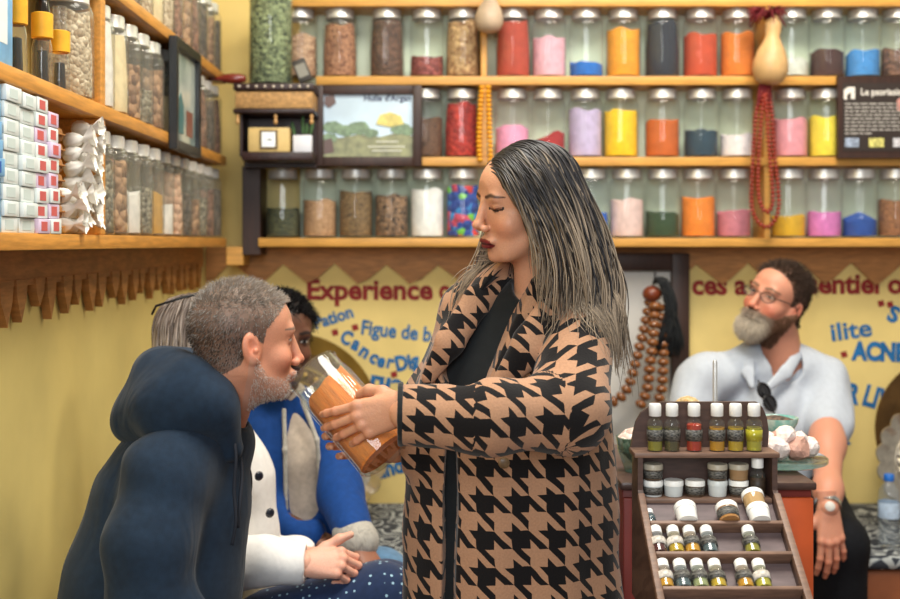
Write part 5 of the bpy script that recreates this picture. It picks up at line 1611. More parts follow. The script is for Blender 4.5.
def coat_disp(V):
    z = V[:, 2]; a = np.arctan2(V[:, 0] - WO[0], V[:, 1] - 2.13)
    low = np.clip((1.15 - z) / .5, 0, 1)
    return .006 * low * np.sin(7 * a + 2 * z) + .002 * np.sin(25 * z + 9 * V[:, 0])
coat = garment('coat', [(trunk, .74), (yoke, 1), (up, 1), (fore, 1), (farm, 1)], M_hound, woman, WO, .005, .035,
               subs=[(opening, .004, 3.0), (placket, .003, 7.0), (J((541, 262, 2.11, .052), (541, 300, 2.12, .060)), .012, 1.0), (J((420, 413, 1.885, .040), (380, 413, 1.885, .046)), .003, 1.0)],
               cuts=[((0, 0, .50), (0, 0, -1)), (A(399, 414, 1.885), (-1, 0, 0))], disp=coat_disp, uvf=coat_uv)
coat['label'] = 'black and camel houndstooth wool coat'
# lapel and collar as a soft turned-over roll
def roll(name, pts, m, parent, org, sq=.5, n=(.4, -1, .3), h=.0045, uv=None):
    return garment(name, [(pts, sq, n)], m, parent, org, h, .012, smooth=2, uvf=uv)
def flat_uv(V, Q): return np.stack([V[:, 0] + .5 * V[:, 1], V[:, 2]], 1)[Q].reshape(-1, 2)
roll('lapel', J((566, 284, 2.06, .022), (560, 302, 2.01, .032), (532, 345, 1.985, .036), (496, 388, 1.98, .014)), M_hound, woman, WO, uv=flat_uv)
roll('lapel', J((506, 278, 2.13, .018), (478, 300, 2.09, .027), (450, 342, 2.055, .027), (428, 378, 2.05, .014)), M_hound, woman, WO, uv=flat_uv)
btn = A(504, 463, 1.985)
o = MB().lathe([(0, .004), (.006, .004), (.009, .003), (.0105, 0), (0, 0)], 20, Matrix.Translation(Vector(btn - WO)) @ Matrix.Rotation(pi / 2, 4, 'X')).build('button', mat('horn_button', rgb(120, 96, 66), .3, var=.3, scale=120), woman, smooth='auto')
# cuff bands
garment('cuff', [([(A(420, 414, 1.885), .0525), (A(386, 414, 1.885), .0535)], 1)], M_blackknit, woman, WO, .0032, .004,
        subs=[([(A(430, 414, 1.885), .042), (A(370, 414, 1.885), .048)], .002, 1.0)], cuts=[(A(397.5, 414, 1.885), (-1, 0, 0)), (A(403.5, 414, 1.885), (1, 0, 0))])
inner = J((541, 296, 2.12, .060), (528, 340, 2.13, .108), (512, 400, 2.14, .150), (507, 460, 2.14, .160), (508, 560, 2.15, .166), (508, 700, 2.15, .166))
garment('black_top', [(inner, .72)], M_blackknit, woman, WO, .006, .03, subs=[(J((540, 262, 2.10, .05), (540, 284, 2.10, .05)), .01, 1.0)], cuts=[((0, 0, .62), (0, 0, -1))])
garment('trousers', [([(A(500, 610, 2.12), .095), (np.array([WO[0] - .05, 2.11, .45]), .07), (np.array([WO[0] - .05, 2.12, .07]), .06)], 1),
                     ([(A(535, 610, 2.16), .095), (np.array([WO[0] + .07, 2.17, .45]), .07), (np.array([WO[0] + .07, 2.18, .07]), .06)], 1)], M_blacktr, woman, WO, .008, .03)
add_shoes(woman, WO, [((WO[0] - .02, 2.13, .001), (WO[0] - .19, 2.07, .001)), ((WO[0] + .10, 2.20, .001), (WO[0] - .07, 2.13, .001))])

# hair of the woman: dark at the roots, ash blonde towards the ends
def long_hair(R, o, s, n, zend, dark, light, parent, org, colliders, seed=3, part=.01, fwd_far=False, mixp=.62, r0=.0017, fall=.34, steps=30, wave=.07, thick=.011):
    rg = np.random.RandomState(seed)
    c = np.array([0, -.016, .028]); rr = np.array([.0765, .096, .088]) * 1.03
    d = rg.randn(n * 4, 3); d /= np.linalg.norm(d, axis=1)[:, None]
    p = c + d * rr
    ok = (p[:, 2] > np.interp(p[:, 1], [-.12, -.05, 0, .03, .06, .08], [-.03, -.02, .005, .03, .055, .074])) & (p[:, 1] < .082)
    p = p[ok][:n]; n = len(p); d = d[ok][:n]
    sg = np.where(p[:, 0] > part, 1.0, -1.0)
    v = np.stack([sg * (.55 + .3 * rg.rand(n)), np.where(p[:, 1] > -.01, -.45, -.12) - .2 * rg.rand(n), np.where(p[:, 1] > -.01, .1, -.35)], 1)
    v -= d * (v * d).sum(1)[:, None] * .9; v /= np.linalg.norm(v, axis=1)[:, None]
    off = .002 + thick * rg.rand(n) ** 1.3
    Wp = p * s @ R.T + o; Wv = v @ R.T; g = np.array([0, 0, -1.0])
    zl = zend + .05 * rg.randn(n); L = np.maximum((Wp[:, 2] - zl) * 1.12, .08); st = L / (steps - 1)
    ph = rg.rand(n) * 6.28; paths = [Wp.copy()]
    loc_far = R @ np.array([1.0, 0, 0]); fw = R @ np.array([0, 1.0, 0])
    for i in range(1, steps):
        u = i / steps
        Wv = Wv * (1 - fall * .8) + g * fall * (.35 + u)
        Wv = Wv + wave * u * np.stack([np.sin(ph + 9 * u), np.cos(ph + 8 * u), np.zeros(n)], 1)
        if fwd_far:
            m = (sg > 0) & (p[:, 1] > .0) & (u > .45) & (u < .75); Wv[m] += .22 * fw
        if fwd_far:
            m = (sg < 0) & (u > .22) & (u < .62); Wv[m] -= .105 * fw
        Wv /= np.linalg.norm(Wv, axis=1)[:, None]
        Wp = Wp + Wv * st[:, None]
        # keep out of the head
        q = (Wp - o) @ R / s - c
        k = np.sqrt(((q / (rr + (off * min(1.0, .15 + 3 * u))[:, None])) ** 2).sum(1)); m = k < 1
        q[m] /= k[m][:, None]
        ql = q + c
        # and off the face
        yl = np.interp(ql[:, 2], [-.22, -.16, -.10, -.06, -.02, .02, .06], [-.05, -.045, -.018, .012, .038, .060, .074])
        f = (ql[:, 1] > yl) & (ql[:, 2] < .075) & (ql[:, 2] > -.22) & (np.abs(ql[:, 0]) < .09) & ((ql[:, 0] < 0) | (ql[:, 2] > -.13))
        ql[f, 0] = np.where(ql[f, 0] > 0, 1, -1) * np.maximum(np.abs(ql[f, 0]), .071 * np.clip((.080 - ql[f, 2]) / .05, 0, 1)); ql[f, 1] = yl[f] + .35 * (ql[f, 1] - yl[f])
        jq = (ql[:, 1] > -.03) & (ql[:, 2] < .0) & (np.abs(ql[:, 0]) < .066) & (ql[:, 2] > -.12)
        ql[jq, 0] = np.where(ql[jq, 0] > 0, 1, -1) * .066
        Wp = (ql * s) @ R.T + o
        for a, b, r in colliders:
            ab = b - a; t = np.clip((Wp - a) @ ab / ab.dot(ab), 0, 1); w = Wp - a - t[:, None] * ab
            dd = np.linalg.norm(w, axis=1); m = dd < r + off * .8
            Wp[m] = (a + t[:, None] * ab)[m] + w[m] / dd[m][:, None] * (r + off * .8)[m][:, None]
        paths.append(Wp.copy())
    paths = np.stack(paths, 1)
    u = np.linspace(0, 1, steps)
    rad = r0 * (1.0 - .1 * u - .75 * np.clip(u - .55, 0, 1) / .45)
    hi = rg.rand(n) < mixp; st_ = np.where(hi, .17 + .20 * rg.rand(n), .40 + .36 * rg.rand(n))
    fr = p[:, 1] > .03; st_[fr & hi] -= .08
    w = np.clip((u[None, :] - st_[:, None]) / .28, 0, 1) * np.where(hi, .65 + .3 * rg.rand(n), .50)[:, None]
    tone = (.75 + .5 * rg.rand(n))[:, None, None]
    col = (dark * (1 - w[..., None]) + light * w[..., None]) * tone
    V, Q, C = locks(paths, rad, col, 4, .5)
    # a close cap beneath the locks
    F_ = Field((-.1, -.13, -.09), (.1, .1, .135), .004)
    F_.ell(c, rr * 1.015, 0)
    X, Y, Z = F_._grid((slice(None),) * 3)
    lim = np.interp(F_.ax[1], [-.12, -.05, 0, .03, .06, .08], [-.055, -.045, -.02, .03, .058, .078]).astype(np.float32)[None, :, None]
    F_.D = np.maximum(F_.D, lim - Z); F_.D = np.maximum(F_.D, Y - .08)
    Vc, Qc = F_.mesh(1)
    b = Bag(); b.add(Vc * s @ R.T + o, Qc, dark); b.add(V, Q, C); V, Q, C = b.get()
    return link_mesh('hair', V, Q, M_hair, parent, org, C)
cl = [(a[0], b[0], max(a[1], b[1]) + .002) for a, b in list(zip(yoke, yoke[1:])) + list(zip(up, up[1:]))]
cl += [(A(530, 340, 2.13), A(515, 420, 2.13), .150), (A(541, 262, 2.11), A(541, 305, 2.12), .058)]
hw_ = long_hair(Rw, ow, .885, 5200, EYE - .115, lin(26, 24, 29), lin(166, 148, 126), woman, WO, cl, 5, .012, True, .72, wave=.13)
hw_['label'] = 'long straight hair, black at the roots and ash blonde at the ends'

# ---- the jar she holds out
jm, jb = A(313, 371, 2.03), A(387, 457, 1.955)
ax_ = unit(jm - jb); JH = float(np.linalg.norm(jm - jb))
t = thing('open_jar', 'open tilted jar of orange powder held out by the woman in the houndstooth coat', 'jar', Vector(jb))
xa = unit(np.cross([0, 1, 0], ax_)); t.rotation_mode = 'QUATERNION'
t.rotation_quaternion = Matrix(np.stack([xa, np.cross(ax_, xa), ax_], 1).tolist()).to_quaternion()
JR = .053
M_glass_hand = glass_mat('clear_jar_glass', (.97, .985, .975, 1), .03, rgb(230, 236, 230), .03, 1.5, 1.1)
MB().lathe([(0, 0), (JR * .92, 0), (JR, .006), (JR, JH * .3), (JR, JH * .6), (JR, JH * .78), (JR * .97, JH * .84), (JR * .93, JH * .88), (JR * .93, JH * .98), (JR * .97, JH * .99), (JR * .95, JH), (JR * .90, JH * .99),
            (JR * .89, JH * .88), (JR * .92, JH * .80), (JR * .93, .012), (0, .012)], 80, None,
           lambda a, i: 1 + (.022 * abs(cos(8 * a)) - .022 if 2 <= i <= 5 else 0)).build('jar_body', M_glass_hand, t, smooth='auto')
mo = mat('powder_tumeric', rgb(226, 126, 34), .9, var=.18, scale=40, bump=.5, bscale=150, stretch=(3, 3, .6))
jar_fill(.84, JH, JR * .915, 4, .012, 0).build('jar_contents', mo, t, smooth='auto')

# ---- the seated man in the navy hoodie
skinM = lin(198, 140, 112)
MO = A(140, 0, 2.14); MO[2] = 0
bag = Bag()
Rm, om = head_frame(A(246, 340, 2.13), (cos(radians(22)), sin(radians(22))), radians(-1), radians(3))
def stubble(x, y, z, paint):
    lim = np.interp(y, [-.02, .0, .03, .06, .085, .1], [-.02, -.03, -.062, -.070, -.060, -.055])
    m = np.clip((lim - z) / .012, 0, 1) * (y > -.012) * np.clip((z + .16) / .03, 0, 1)
    lipm = (np.abs(x) < .02) & (z > -.084) & (z < -.064) & (y > .085)
    paint(m * ~lipm, lin(176, 150, 136), .4)
    paint(((np.abs(x) < .022) & (z < -.066) & (z > -.082) & (y > .086)).astype(float), lin(150, 84, 76), .5)
def hair_paint_man(x, y, z, paint):
    stubble(x, y, z, paint)
    m = scalp(np.stack([x, y, z], 1)); t = np.clip((z - .02) / .08, 0, 1)[:, None]
    paint(m.astype(float), lin(84, 70, 62) * (1 - t) + lin(150, 134, 120) * t, .85)
W, Q, C, Vl = make_head(Rm, om, .945, A(204, 446, 2.17), skinM, False, ear=.92, neck_r=.062, lips=None, brow=(120, 100, 86), eyes='open', beard=hair_paint_man, blush=.35, h=.0018, nose=1.05, seed=2)
bag.add(W, Q, C); Wm, Qm, Vlm = W, Q, Vl
hs = A(300, 690, 1.98); hs2 = A(330, 690, 2.25)
for hp, sd in ((hs, 'R'), (hs2, 'L')):
    W2, Q2, C2, _ = make_hand(hp, (1, .0, -.25), (.2, 0, 1), sd, skinM, 1.0, h=.003); bag.add(W2, Q2, C2)
seat = A(122, 722, 2.14)
field_body(bag, [J((205, 440, 2.17, .06), (178, 500, 2.16, .11), (152, 600, 2.15, .12), (132, 720, 2.15, .125)),
                 [(A(166, 482, 2.02), .035), (A(152, 605, 1.95), .035), (hs, .03)], [(A(182, 480, 2.26), .035), (A(180, 600, 2.28), .035), (hs2, .03)],
                 [(seat + [0, -.09, .02], .085), (np.array([MO[0] + .36, 2.03, .53]), .058), (np.array([MO[0] + .32, 2.02, .09]), .042)],
                 [(seat + [0, .09, .02], .085), (np.array([MO[0] + .36, 2.26, .53]), .058), (np.array([MO[0] + .32, 2.25, .09]), .042)]], skinM)
man = person('person', bag, MO, 'grey haired man in navy hoodie leaning over to smell the open jar')
def man_col(vl, rg):
    t = np.clip((vl[:, 2] - .01) / .085, 0, 1); f = np.clip((vl[:, 1] - .0) / .07, 0, 1)
    g = (.55 * t + .45 * f)[:, None]
    base = lin(72, 60, 52) * (1 - g) + lin(186, 172, 158) * g
    w = (rg.rand(len(vl)) < .28)[:, None]
    return np.where(w, lin(190, 186, 180) * (.5 + .5 * g), base) * (.75 + .5 * rg.rand(len(vl), 1))
def man_len(vl): return np.where(vl[:, 2] > .07, .013, .006) * np.where(vl[:, 2] < .0, .7, 1)
short_hair('hair', Wm, Qm, Vlm, Rm, scalp(Vlm, .002), 9000, man_len, man_col, man, MO, .00065, lambda vl: np.stack([0 * vl[:, 0], np.where(vl[:, 2] > .06, .45, -.25), np.where(vl[:, 2] > .06, .0, -.6)], 1), jit=.28, seed=4)
def stub_mask(Vl):
    x, y, z = Vl.T
    return (z < np.interp(y, [-.02, .0, .03, .06, .085, .1], [-.02, -.032, -.066, -.074, -.062, -.058])) & (y > .0) & (z > -.135) & ~((np.abs(x) < .02) & (z > -.084) & (z < -.066) & (y > .085))
short_hair('stubble_beard', Wm, Qm, Vlm, Rm, stub_mask(Vlm), 3000, .0036, lambda vl, rg: np.where(rg.rand(len(vl), 1) < .7, lin(206, 198, 190), lin(150, 122, 106)) * (.85 + .25 * rg.rand(len(vl), 1)), man, MO, .0005, (0, .1, -.6), jit=.3, seed=5)
M_hood = cloth_mat('navy_fleece', rgb(25, 42, 60), .9, .9, 6, .14, 700, .08, (1, 1, .5), .02)
torso = J((200, 446, 2.17, .105), (172, 505, 2.155, .138), (154, 580, 2.15, .156), (140, 660, 2.15, .165), (128, 745, 2.15, .165))
m_up = J((196, 446, 2.09, .062), (168, 474, 2.02, .069), (149, 545, 1.965, .071), (150, 610, 1.95, .064), (215, 655, 1.955, .056), (292, 690, 1.978, .045))
m_far = J((188, 455, 2.26, .070), (182, 600, 2.285, .060), (322, 688, 2.255, .045))
def hood_disp(V):
    # drag folds from the armpit over the back and sleeve
    a = V[:, 2] * 1.0 + V[:, 0] * .55
    w = np.exp(-((V[:, 2] - 1.12) / .22) ** 2)
    b = V[:, 2] * .55 - V[:, 0]
    return .0030 * w * np.sin(48 * a + 6 * V[:, 1] + 2 * np.sin(11 * V[:, 2])) + .0045 * np.sin(34 * b + 1.5 * np.sin(9 * V[:, 2])) * np.clip(np.sin(5 * V[:, 2] + 1), 0, 1) + .004 * np.sin(14 * V[:, 2] - 9 * V[:, 0]) * w
garment('hoodie', [(torso, 1), (m_up, 1), (m_far, 1)], M_hood, man, MO, .0055, .045, disp=hood_disp,
        subs=[(J((228, 360, 2.16, .06), (208, 432, 2.165, .066)), .015, 1.0)], cuts=[(A(285, 690, 1.98), (1, 0, -.3)), ((0, 0, .415), (0, 0, -1))])
# the hood lies folded behind the neck
hoodp = J((229, 448, 2.085, .024), (216, 412, 2.06, .034), (190, 388, 2.07, .046), (165, 383, 2.13, .056), (165, 380, 2.22, .056), (190, 380, 2.27, .046), (225, 420, 2.26, .030), (238, 448, 2.22, .022))
hood2 = J((200, 402, 2.05, .034), (166, 412, 2.06, .046), (142, 418, 2.14, .044), (148, 416, 2.22, .044), (184, 425, 2.28, .04))
garment('hood', [(hoodp, 1), (hood2, 1)], M_hood, man, MO, .0045, .05, disp=lambda V: .0025 * np.sin(45 * (V[:, 0] - V[:, 2])),
        subs=[(J((246, 335, 2.14, .07), (212, 425, 2.165, .066)), .012, 1.0)])
M_cord = mat('navy_cord', rgb(20, 26, 38), .8)
for pts in (((232, 432, 2.07), (236, 455, 2.055), (234, 490, 2.05), (236, 520, 2.045), (232, 545, 2.045)), ((238, 436, 2.15), (242, 470, 2.10), (240, 500, 2.07), (238, 528, 2.06))):
    q = [A(*p) for p in pts]
    tube_on(q, .0032, 'drawstring', M_cord, man, MO)
M_denim = cloth_mat('blue_denim', rgb(52, 82, 124), .85, .5, 8, .2, 900)
def legs(parent, org, m, hips, knees, feet, r=(.105, .072, .056), name='jeans'):
    garment(name, [([(h_, r[0]), (k_, r[1]), (f_, r[2])], 1) for h_, k_, f_ in zip(hips, knees, feet)] + [([(hips[0], r[0] * 1.05), (hips[1], r[0] * 1.05)], 1)], m, parent, org, .008, .03,
            cuts=[((0, 0, .03), (0, 0, -1))])
legs(man, MO, M_denim, [seat + [0, -.09, .03], seat + [0, .09, .03]], [np.array([MO[0] + .36, 2.03, .53]), np.array([MO[0] + .36, 2.26, .53])], [np.array([MO[0] + .32, 2.02, .06]), np.array([MO[0] + .32, 2.25, .06])])
add_shoes(man, MO, [((MO[0] + .30, 2.02, .001), (MO[0] + .46, 2.0, .001)), ((MO[0] + .30, 2.25, .001), (MO[0] + .46, 2.25, .001))])

# ---- the seated woman in the white jacket behind him
skinF = lin(222, 168, 144)
FO = A(212, 0, 2.56); FO[2] = 0
bag = Bag()
Rf, of_ = head_frame(A(203, 345, 2.56), (1, .06), radians(-12), 0)
W, Q, C, Vl = make_head(Rf, of_, .93, A(205, 425, 2.58), skinF, True, lips=lin(170, 90, 90), seed=6)
bag.add(W, Q, C)
fw1 = A(303, 563, 2.43); fw2 = A(300, 556, 2.58)
W2, Q2, C2, _ = make_hand(fw1, (1, .05, -.02), (.05, -.75, .65), 'R', skinF, .95, [(.75, 1.25, .8), (.8, 1.3, .8), (.85, 1.3, .8), (.9, 1.3, .8)], (.05, 0, -.03, -.06),
                          [(.016, .020, -.004), (.040, .048, -.004), (.056, .078, .004), (.064, .104, .010)], fr=.025, slim=.95)
bag.add(W2, Q2, C2)
W3, Q3, C3, _ = make_hand(fw2, (1, -.22, -.05), (.05, .8, .6), 'L', skinF, .93, [(.9, 1.2, .8)] * 4, fr=.025); bag.add(W3, Q3, C3)
fseat = A(205, 650, 2.58); fk1 = A(382, 600, 2.48); fk2 = A(386, 596, 2.64)
field_body(bag, [J((205, 420, 2.58, .055), (215, 480, 2.59, .07), (215, 570, 2.59, .08), (206, 640, 2.58, .09)),
                 [(A(205, 450, 2.46), .036), (A(214, 560, 2.42), .034), (fw1, .026)], [(A(210, 450, 2.72), .042), (A(225, 560, 2.76), .038), (fw2, .026)],
                 [(fseat + [0, -.08, 0], .085), (fk1, .055), (fk1 + [.04, 0, -.45], .04)], [(fseat + [0, .08, 0], .085), (fk2, .055), (fk2 + [.04, 0, -.45], .04)]], skinF)
lady = person('person', bag, FO, 'woman in white button jacket with clasped hands, mostly hidden behind the navy hoodie')
hb = long_hair(Rf, of_, .94, 1500, EYE - .30, lin(112, 98, 88), lin(186, 172, 160), lady, FO, [(A(205, 380, 2.58), A(205, 430, 2.58), .055)], 9, .0, False, .8, r0=.0028, fall=.42)
hb['label'] = 'straight ash grey blonde bob'
# sunglasses pushed up on her hair
M_lens = mat('dark_lens', rgb(20, 20, 24), .08, spec=.8, coat=.6)
def eyewear(name, R, o, s, yq, zq, tilt, w, lens_h, m_lens, m_frame, parent, org, rim=.0016, glassy=None, temple=.10):
    """two lenses, bridge and side arms, laid out in the head's own axes"""
    T = Matrix.Translation(Vector(o - org)) @ Matrix((R * s).tolist()).to_4x4() @ Matrix.Translation((0, yq, zq)) @ Matrix.Rotation(tilt, 4, 'X')
    t = MB(); l = MB()
    for q in (-1, 1):
        ring = [(q * .034 + w * cos(a) * (1 - .12 * abs(sin(a))), -.006 * (abs(q * .034 + w * cos(a)) / .055) ** 2, lens_h * sin(a) * (1 + .1 * cos(a) * q)) for a in [2 * pi * i / 28 for i in range(28)]]
        t.tube(ring, rim, 6, T, closed=True)
        n = len(l.v); l.add([T @ Vector(p) for p in ring] + [T @ (Vector(p) + Vector((0, -.0012, 0))) for p in ring],
                            [tuple(range(28)), tuple(range(55, 27, -1))] + [(i, (i + 1) % 28, 28 + (i + 1) % 28, 28 + i) for i in range(28)])
        t.tube([(q * (.034 + w * .95), -.006, lens_h * .35), (q * .0765, -.022, lens_h * .4), (q * .0825, -.055, lens_h * .3), (q * .083, -temple, -.004 + lens_h * .1), (q * .081, -temple - .012, -.018)], rim * 1.1, 6, T)
    t.tube([(-.034 + w * .92, -.001, lens_h * .3), (0, .003, lens_h * .45), (.034 - w * .92, -.001, lens_h * .3)], rim, 6, T)
    f = t.build(name, m_frame, parent, smooth=True)
    l.build('lens', m_lens, f, smooth='auto')
    return f
t = thing('sunglasses', 'dark sunglasses pushed up on the ash blonde hair', 'sunglasses', Vector(FO))
f = eyewear('frame', Rf, of_, 1.04, .0, .112, radians(22), .025, .018, M_lens, M_black, t, FO, .0024, temple=.11)
M_whitej = cloth_mat('white_cotton_jacket', rgb(232, 230, 226), .9, .6, 8, .04, 800, .1)
ftor = J((208, 424, 2.58, .085), (216, 480, 2.58, .128), (216, 545, 2.58, .138), (208, 640, 2.58, .145))
fa1 = J((203, 452, 2.46, .062), (212, 540, 2.425, .058), (226, 563, 2.415, .056), (262, 562, 2.42, .050), (306, 562, 2.43, .043))
fa2 = J((208, 452, 2.72, .062), (225, 560, 2.76, .055), (300, 556, 2.60, .043))
garment('jacket', [(ftor, .92), (fa1, 1), (fa2, 1)], M_whitej, lady, FO, .0055, .022, subs=[(J((208, 380, 2.57, .05), (208, 418, 2.58, .056)), .01, 1.0), (J((300, 563, 2.43, .030), (330, 563, 2.44, .036)), .004, 1.0)],
        cuts=[(A(307, 560, 2.43), (1, 0, -.1)), (A(0, 588, 2.5), (0, 0, -1))], disp=lambda V: .0035 * np.sin(46 * V[:, 0] + 30 * V[:, 2]) * np.exp(-((V[:, 2] - .72) / .12) ** 2))
garment('collar', [(J((222, 420, 2.50, .014), (232, 432, 2.49, .018), (244, 438, 2.50, .014)), 1)], M_whitej, lady, FO, .004, .01)
garment('cream_top', [(J((214, 560, 2.575, .142), (208, 660, 2.58, .152)), .92)], cloth_mat('cream_knit', rgb(214, 196, 158), .9, .6, 14), lady, FO, .007, .02, cuts=[(A(0, 572, 2.5), (0, 0, 1)), ((0, 0, .40), (0, 0, -1))])
for x, y, d in ((259, 476, 2.478), (270, 513, 2.478), (286, 545, 2.50)):
    o = MB().lathe([(0, .005), (.006, .005), (.009, .003), (.0105, 0), (0, 0)], 18, Matrix.Translation(Vector(A(x, y, d) - FO)) @ Matrix.Rotation(radians(35), 4, 'Z') @ Matrix.Rotation(pi / 2, 4, 'X')).build('button', mat('dark_button', rgb(28, 32, 44), .3), lady, smooth='auto')
# glasses hung at the jacket
gl = MB(); c0 = A(241, 448, 2.44) - FO
gl.tube([Vector(A(238, 440, 2.45) - FO), Vector(A(241, 470, 2.435) - FO), Vector(A(248, 494, 2.43) - FO)], .0026, 6)
ring = [Vector(A(248 + 3.4 * cos(a), 482 + 14 * sin(a), 2.43 + .006 * cos(a)) - FO) for a in [2 * pi * i / 20 for i in range(20)]]
gl.tube(ring, .0026, 6, closed=True)
t = thing('eyeglasses', 'dark folded eyeglasses hanging from the white jacket', 'eyeglasses', Vector(FO)); gl.build('frame', M_black, t, smooth=True)

def dotted_cloth():
    m = cloth_mat('navy_dotted_cloth', rgb(26, 44, 78), .85, .4, 8, .12)
    nt = m.node_tree; b = nt.nodes['Principled BSDF']
    tc = nt.nodes.new('ShaderNodeTexCoord'); v = nt.nodes.new('ShaderNodeTexVoronoi'); v.inputs['Scale'].default_value = 62; v.inputs['Randomness'].default_value = .45
    nt.links.new(tc.outputs['Object'], v.inputs[0])
    l = nt.nodes.new('ShaderNodeMath'); l.operation = 'LESS_THAN'; l.inputs[1].default_value = .2; nt.links.new(v.outputs['Distance'], l.inputs[0])
    mx = nt.nodes.new('ShaderNodeMixRGB'); mx.inputs[2].default_value = rgb(150, 186, 206)
    src = b.inputs['Base Color'].links[0].from_socket
    nt.links.new(src, mx.inputs[1]); nt.links.new(l.outputs[0], mx.inputs[0]); nt.links.new(mx.outputs[0], b.inputs['Base Color'])
    return m
legs(lady, FO, dotted_cloth(), [fseat + [0, -.08, .02], fseat + [0, .08, .02]], [fk1, fk2], [fk1 + [.04, 0, -.50], fk2 + [.04, 0, -.50]], (.105, .076, .062), 'dotted_trousers')
add_shoes(lady, FO, [((fk1[0] + .02, 2.50, .001), (fk1[0] + .18, 2.48, .001)), ((fk2[0] + .02, 2.64, .001), (fk2[0] + .18, 2.63, .001))])

# ---- the visitor in the blue jacket
skinB = lin(104, 68, 50)
BO = A(300, 0, 2.98); BO[2] = 0
bag = Bag()
Rb, ob = head_frame(A(281, 336, 2.95), (.50, -.87), radians(-6), radians(4))
W, Q, C, Vlb = make_head(Rb, ob, .98, A(280, 404, 3.0), skinB, False, lips=lin(70, 34, 34), brow=(18, 14, 14), eyes='open', seed=8,
                         beard=lambda x, y, z, p: (p(np.clip((-.055 - z) / .01, 0, 1) * (np.abs(x) < .03) * (y > .08) * (z > -.067), lin(20, 16, 16), .8), p(scalp(np.stack([x, y, z], 1)).astype(float), lin(14, 12, 14), .95)))
bag.add(W, Q, C); Wb = W; Qb = Q
bw1 = A(359, 545, 2.715); bw2 = A(318, 540, 2.83)
W2, Q2, C2, _ = make_hand(bw1, (.48, -.45, -.62), (.5, -.45, .72), 'L', lin(150, 100, 78), 1.0, [(.35, .4, .25), (.4, .45, .3), (.45, .5, .3), (.5, .5, .3)], fr=.026); bag.add(W2, Q2, C2)
W3, Q3, C3, _ = make_hand(bw2, (.9, -.3, -.3), (.1, -.3, .95), 'R', lin(150, 100, 78), 1.0, h=.003); bag.add(W3, Q3, C3)
bseat = A(296, 590, 3.06); bk1 = A(380, 580, 2.84); bk2 = A(318, 580, 2.86)
field_body(bag, [J((280, 400, 3.0, .06), (298, 460, 3.02, .07), (300, 540, 3.04, .08), (297, 590, 3.06, .09)), [(A(326, 430, 3.0), .04), (A(339, 495, 2.86), .038), (bw1, .028)],
                 [(A(258, 430, 2.95), .036), (A(262, 515, 2.90), .035), (bw2, .028)], [(bseat + [.08, .03, 0], .085), (bk1, .058), (bk1 + [.01, 0, -.42], .045)], [(bseat + [-.08, -.03, 0], .085), (bk2, .058), (bk2 + [.0, 0, -.42], .045)]], skinB)
visitor = person('person', bag, BO, 'dark haired visitor in a bright blue jacket and beige sweater seated behind the jar')
short_hair('hair', Wb, Qb, Vlb, Rb, scalp(Vlb, -.004), 4200, lambda vl: np.where(vl[:, 2] > .05, .026, .014), lambda vl, rg: lin(17, 14, 16) * (.7 + .7 * rg.rand(len(vl), 1)), visitor, BO, .0014, (0, .1, .1), jit=.5, droop=.4, seed=6)
M_bluej = cloth_mat('royal_blue_jacket', rgb(14, 62, 128), .8, .8, 8, .1, 700, .04)
M_beige = cloth_mat('beige_sweater', rgb(190, 176, 160), .9, .5, 9)
M_fleece = cloth_mat('grey_fleece_cuff', rgb(176, 172, 162), .95, .5, 60)
btor = J((284, 408, 3.0, .082), (298, 455, 3.0, .132), (302, 530, 3.02, .14), (298, 620, 3.05, .145))
ba1 = J((326, 430, 3.0, .066), (339, 492, 2.87, .060), (353, 530, 2.75, .048)); ba2 = J((258, 432, 2.95, .066), (262, 510, 2.90, .058), (308, 536, 2.84, .048))
bopen = J((292, 395, 2.90, .030), (300, 440, 2.88, .044), (304, 508, 2.88, .044))
garment('jacket', [(btor, .9), (ba1, 1), (ba2, 1)], M_bluej, visitor, BO, .006, .02, subs=[(bopen, .006, 1.4), (J((284, 370, 2.98, .05), (284, 405, 3.0, .056)), .01, 1.0)], cuts=[((0, 0, .40), (0, 0, -1))])
garment('sweater', [(J((286, 404, 3.0, .066), (299, 455, 3.005, .115), (303, 530, 3.02, .125), (299, 620, 3.05, .13)), .9)], M_beige, visitor, BO, .006, .02, cuts=[((0, 0, .41), (0, 0, -1))])
garment('lapel_edge', [(J((284, 410, 2.905, .006), (285, 450, 2.880, .006), (286, 510, 2.885, .006)), 1), (J((303, 402, 2.91, .007), (317, 440, 2.877, .006), (322, 500, 2.883, .006)), 1)], M_fleece, visitor, BO, .003, .008)
garment('cuff', [([(A(353, 533, 2.75), .050), (A(358, 541, 2.73), .050)], 1)], M_fleece, visitor, BO, .004, .006)
legs(visitor, BO, cloth_mat('light_denim', rgb(92, 128, 160), .85, .5, 8, .15), [bseat + [.08, .03, .02], bseat + [-.08, -.03, .02]], [bk1, bk2], [bk1 + [.01, 0, -.46], bk2 + [0, 0, -.46]], (.10, .074, .06))
add_shoes(visitor, BO, [((bk1[0], 2.86, .001), (bk1[0] + .08, 2.78, .001)), ((bk2[0], 2.87, .001), (bk2[0] + .05, 2.78, .001))])

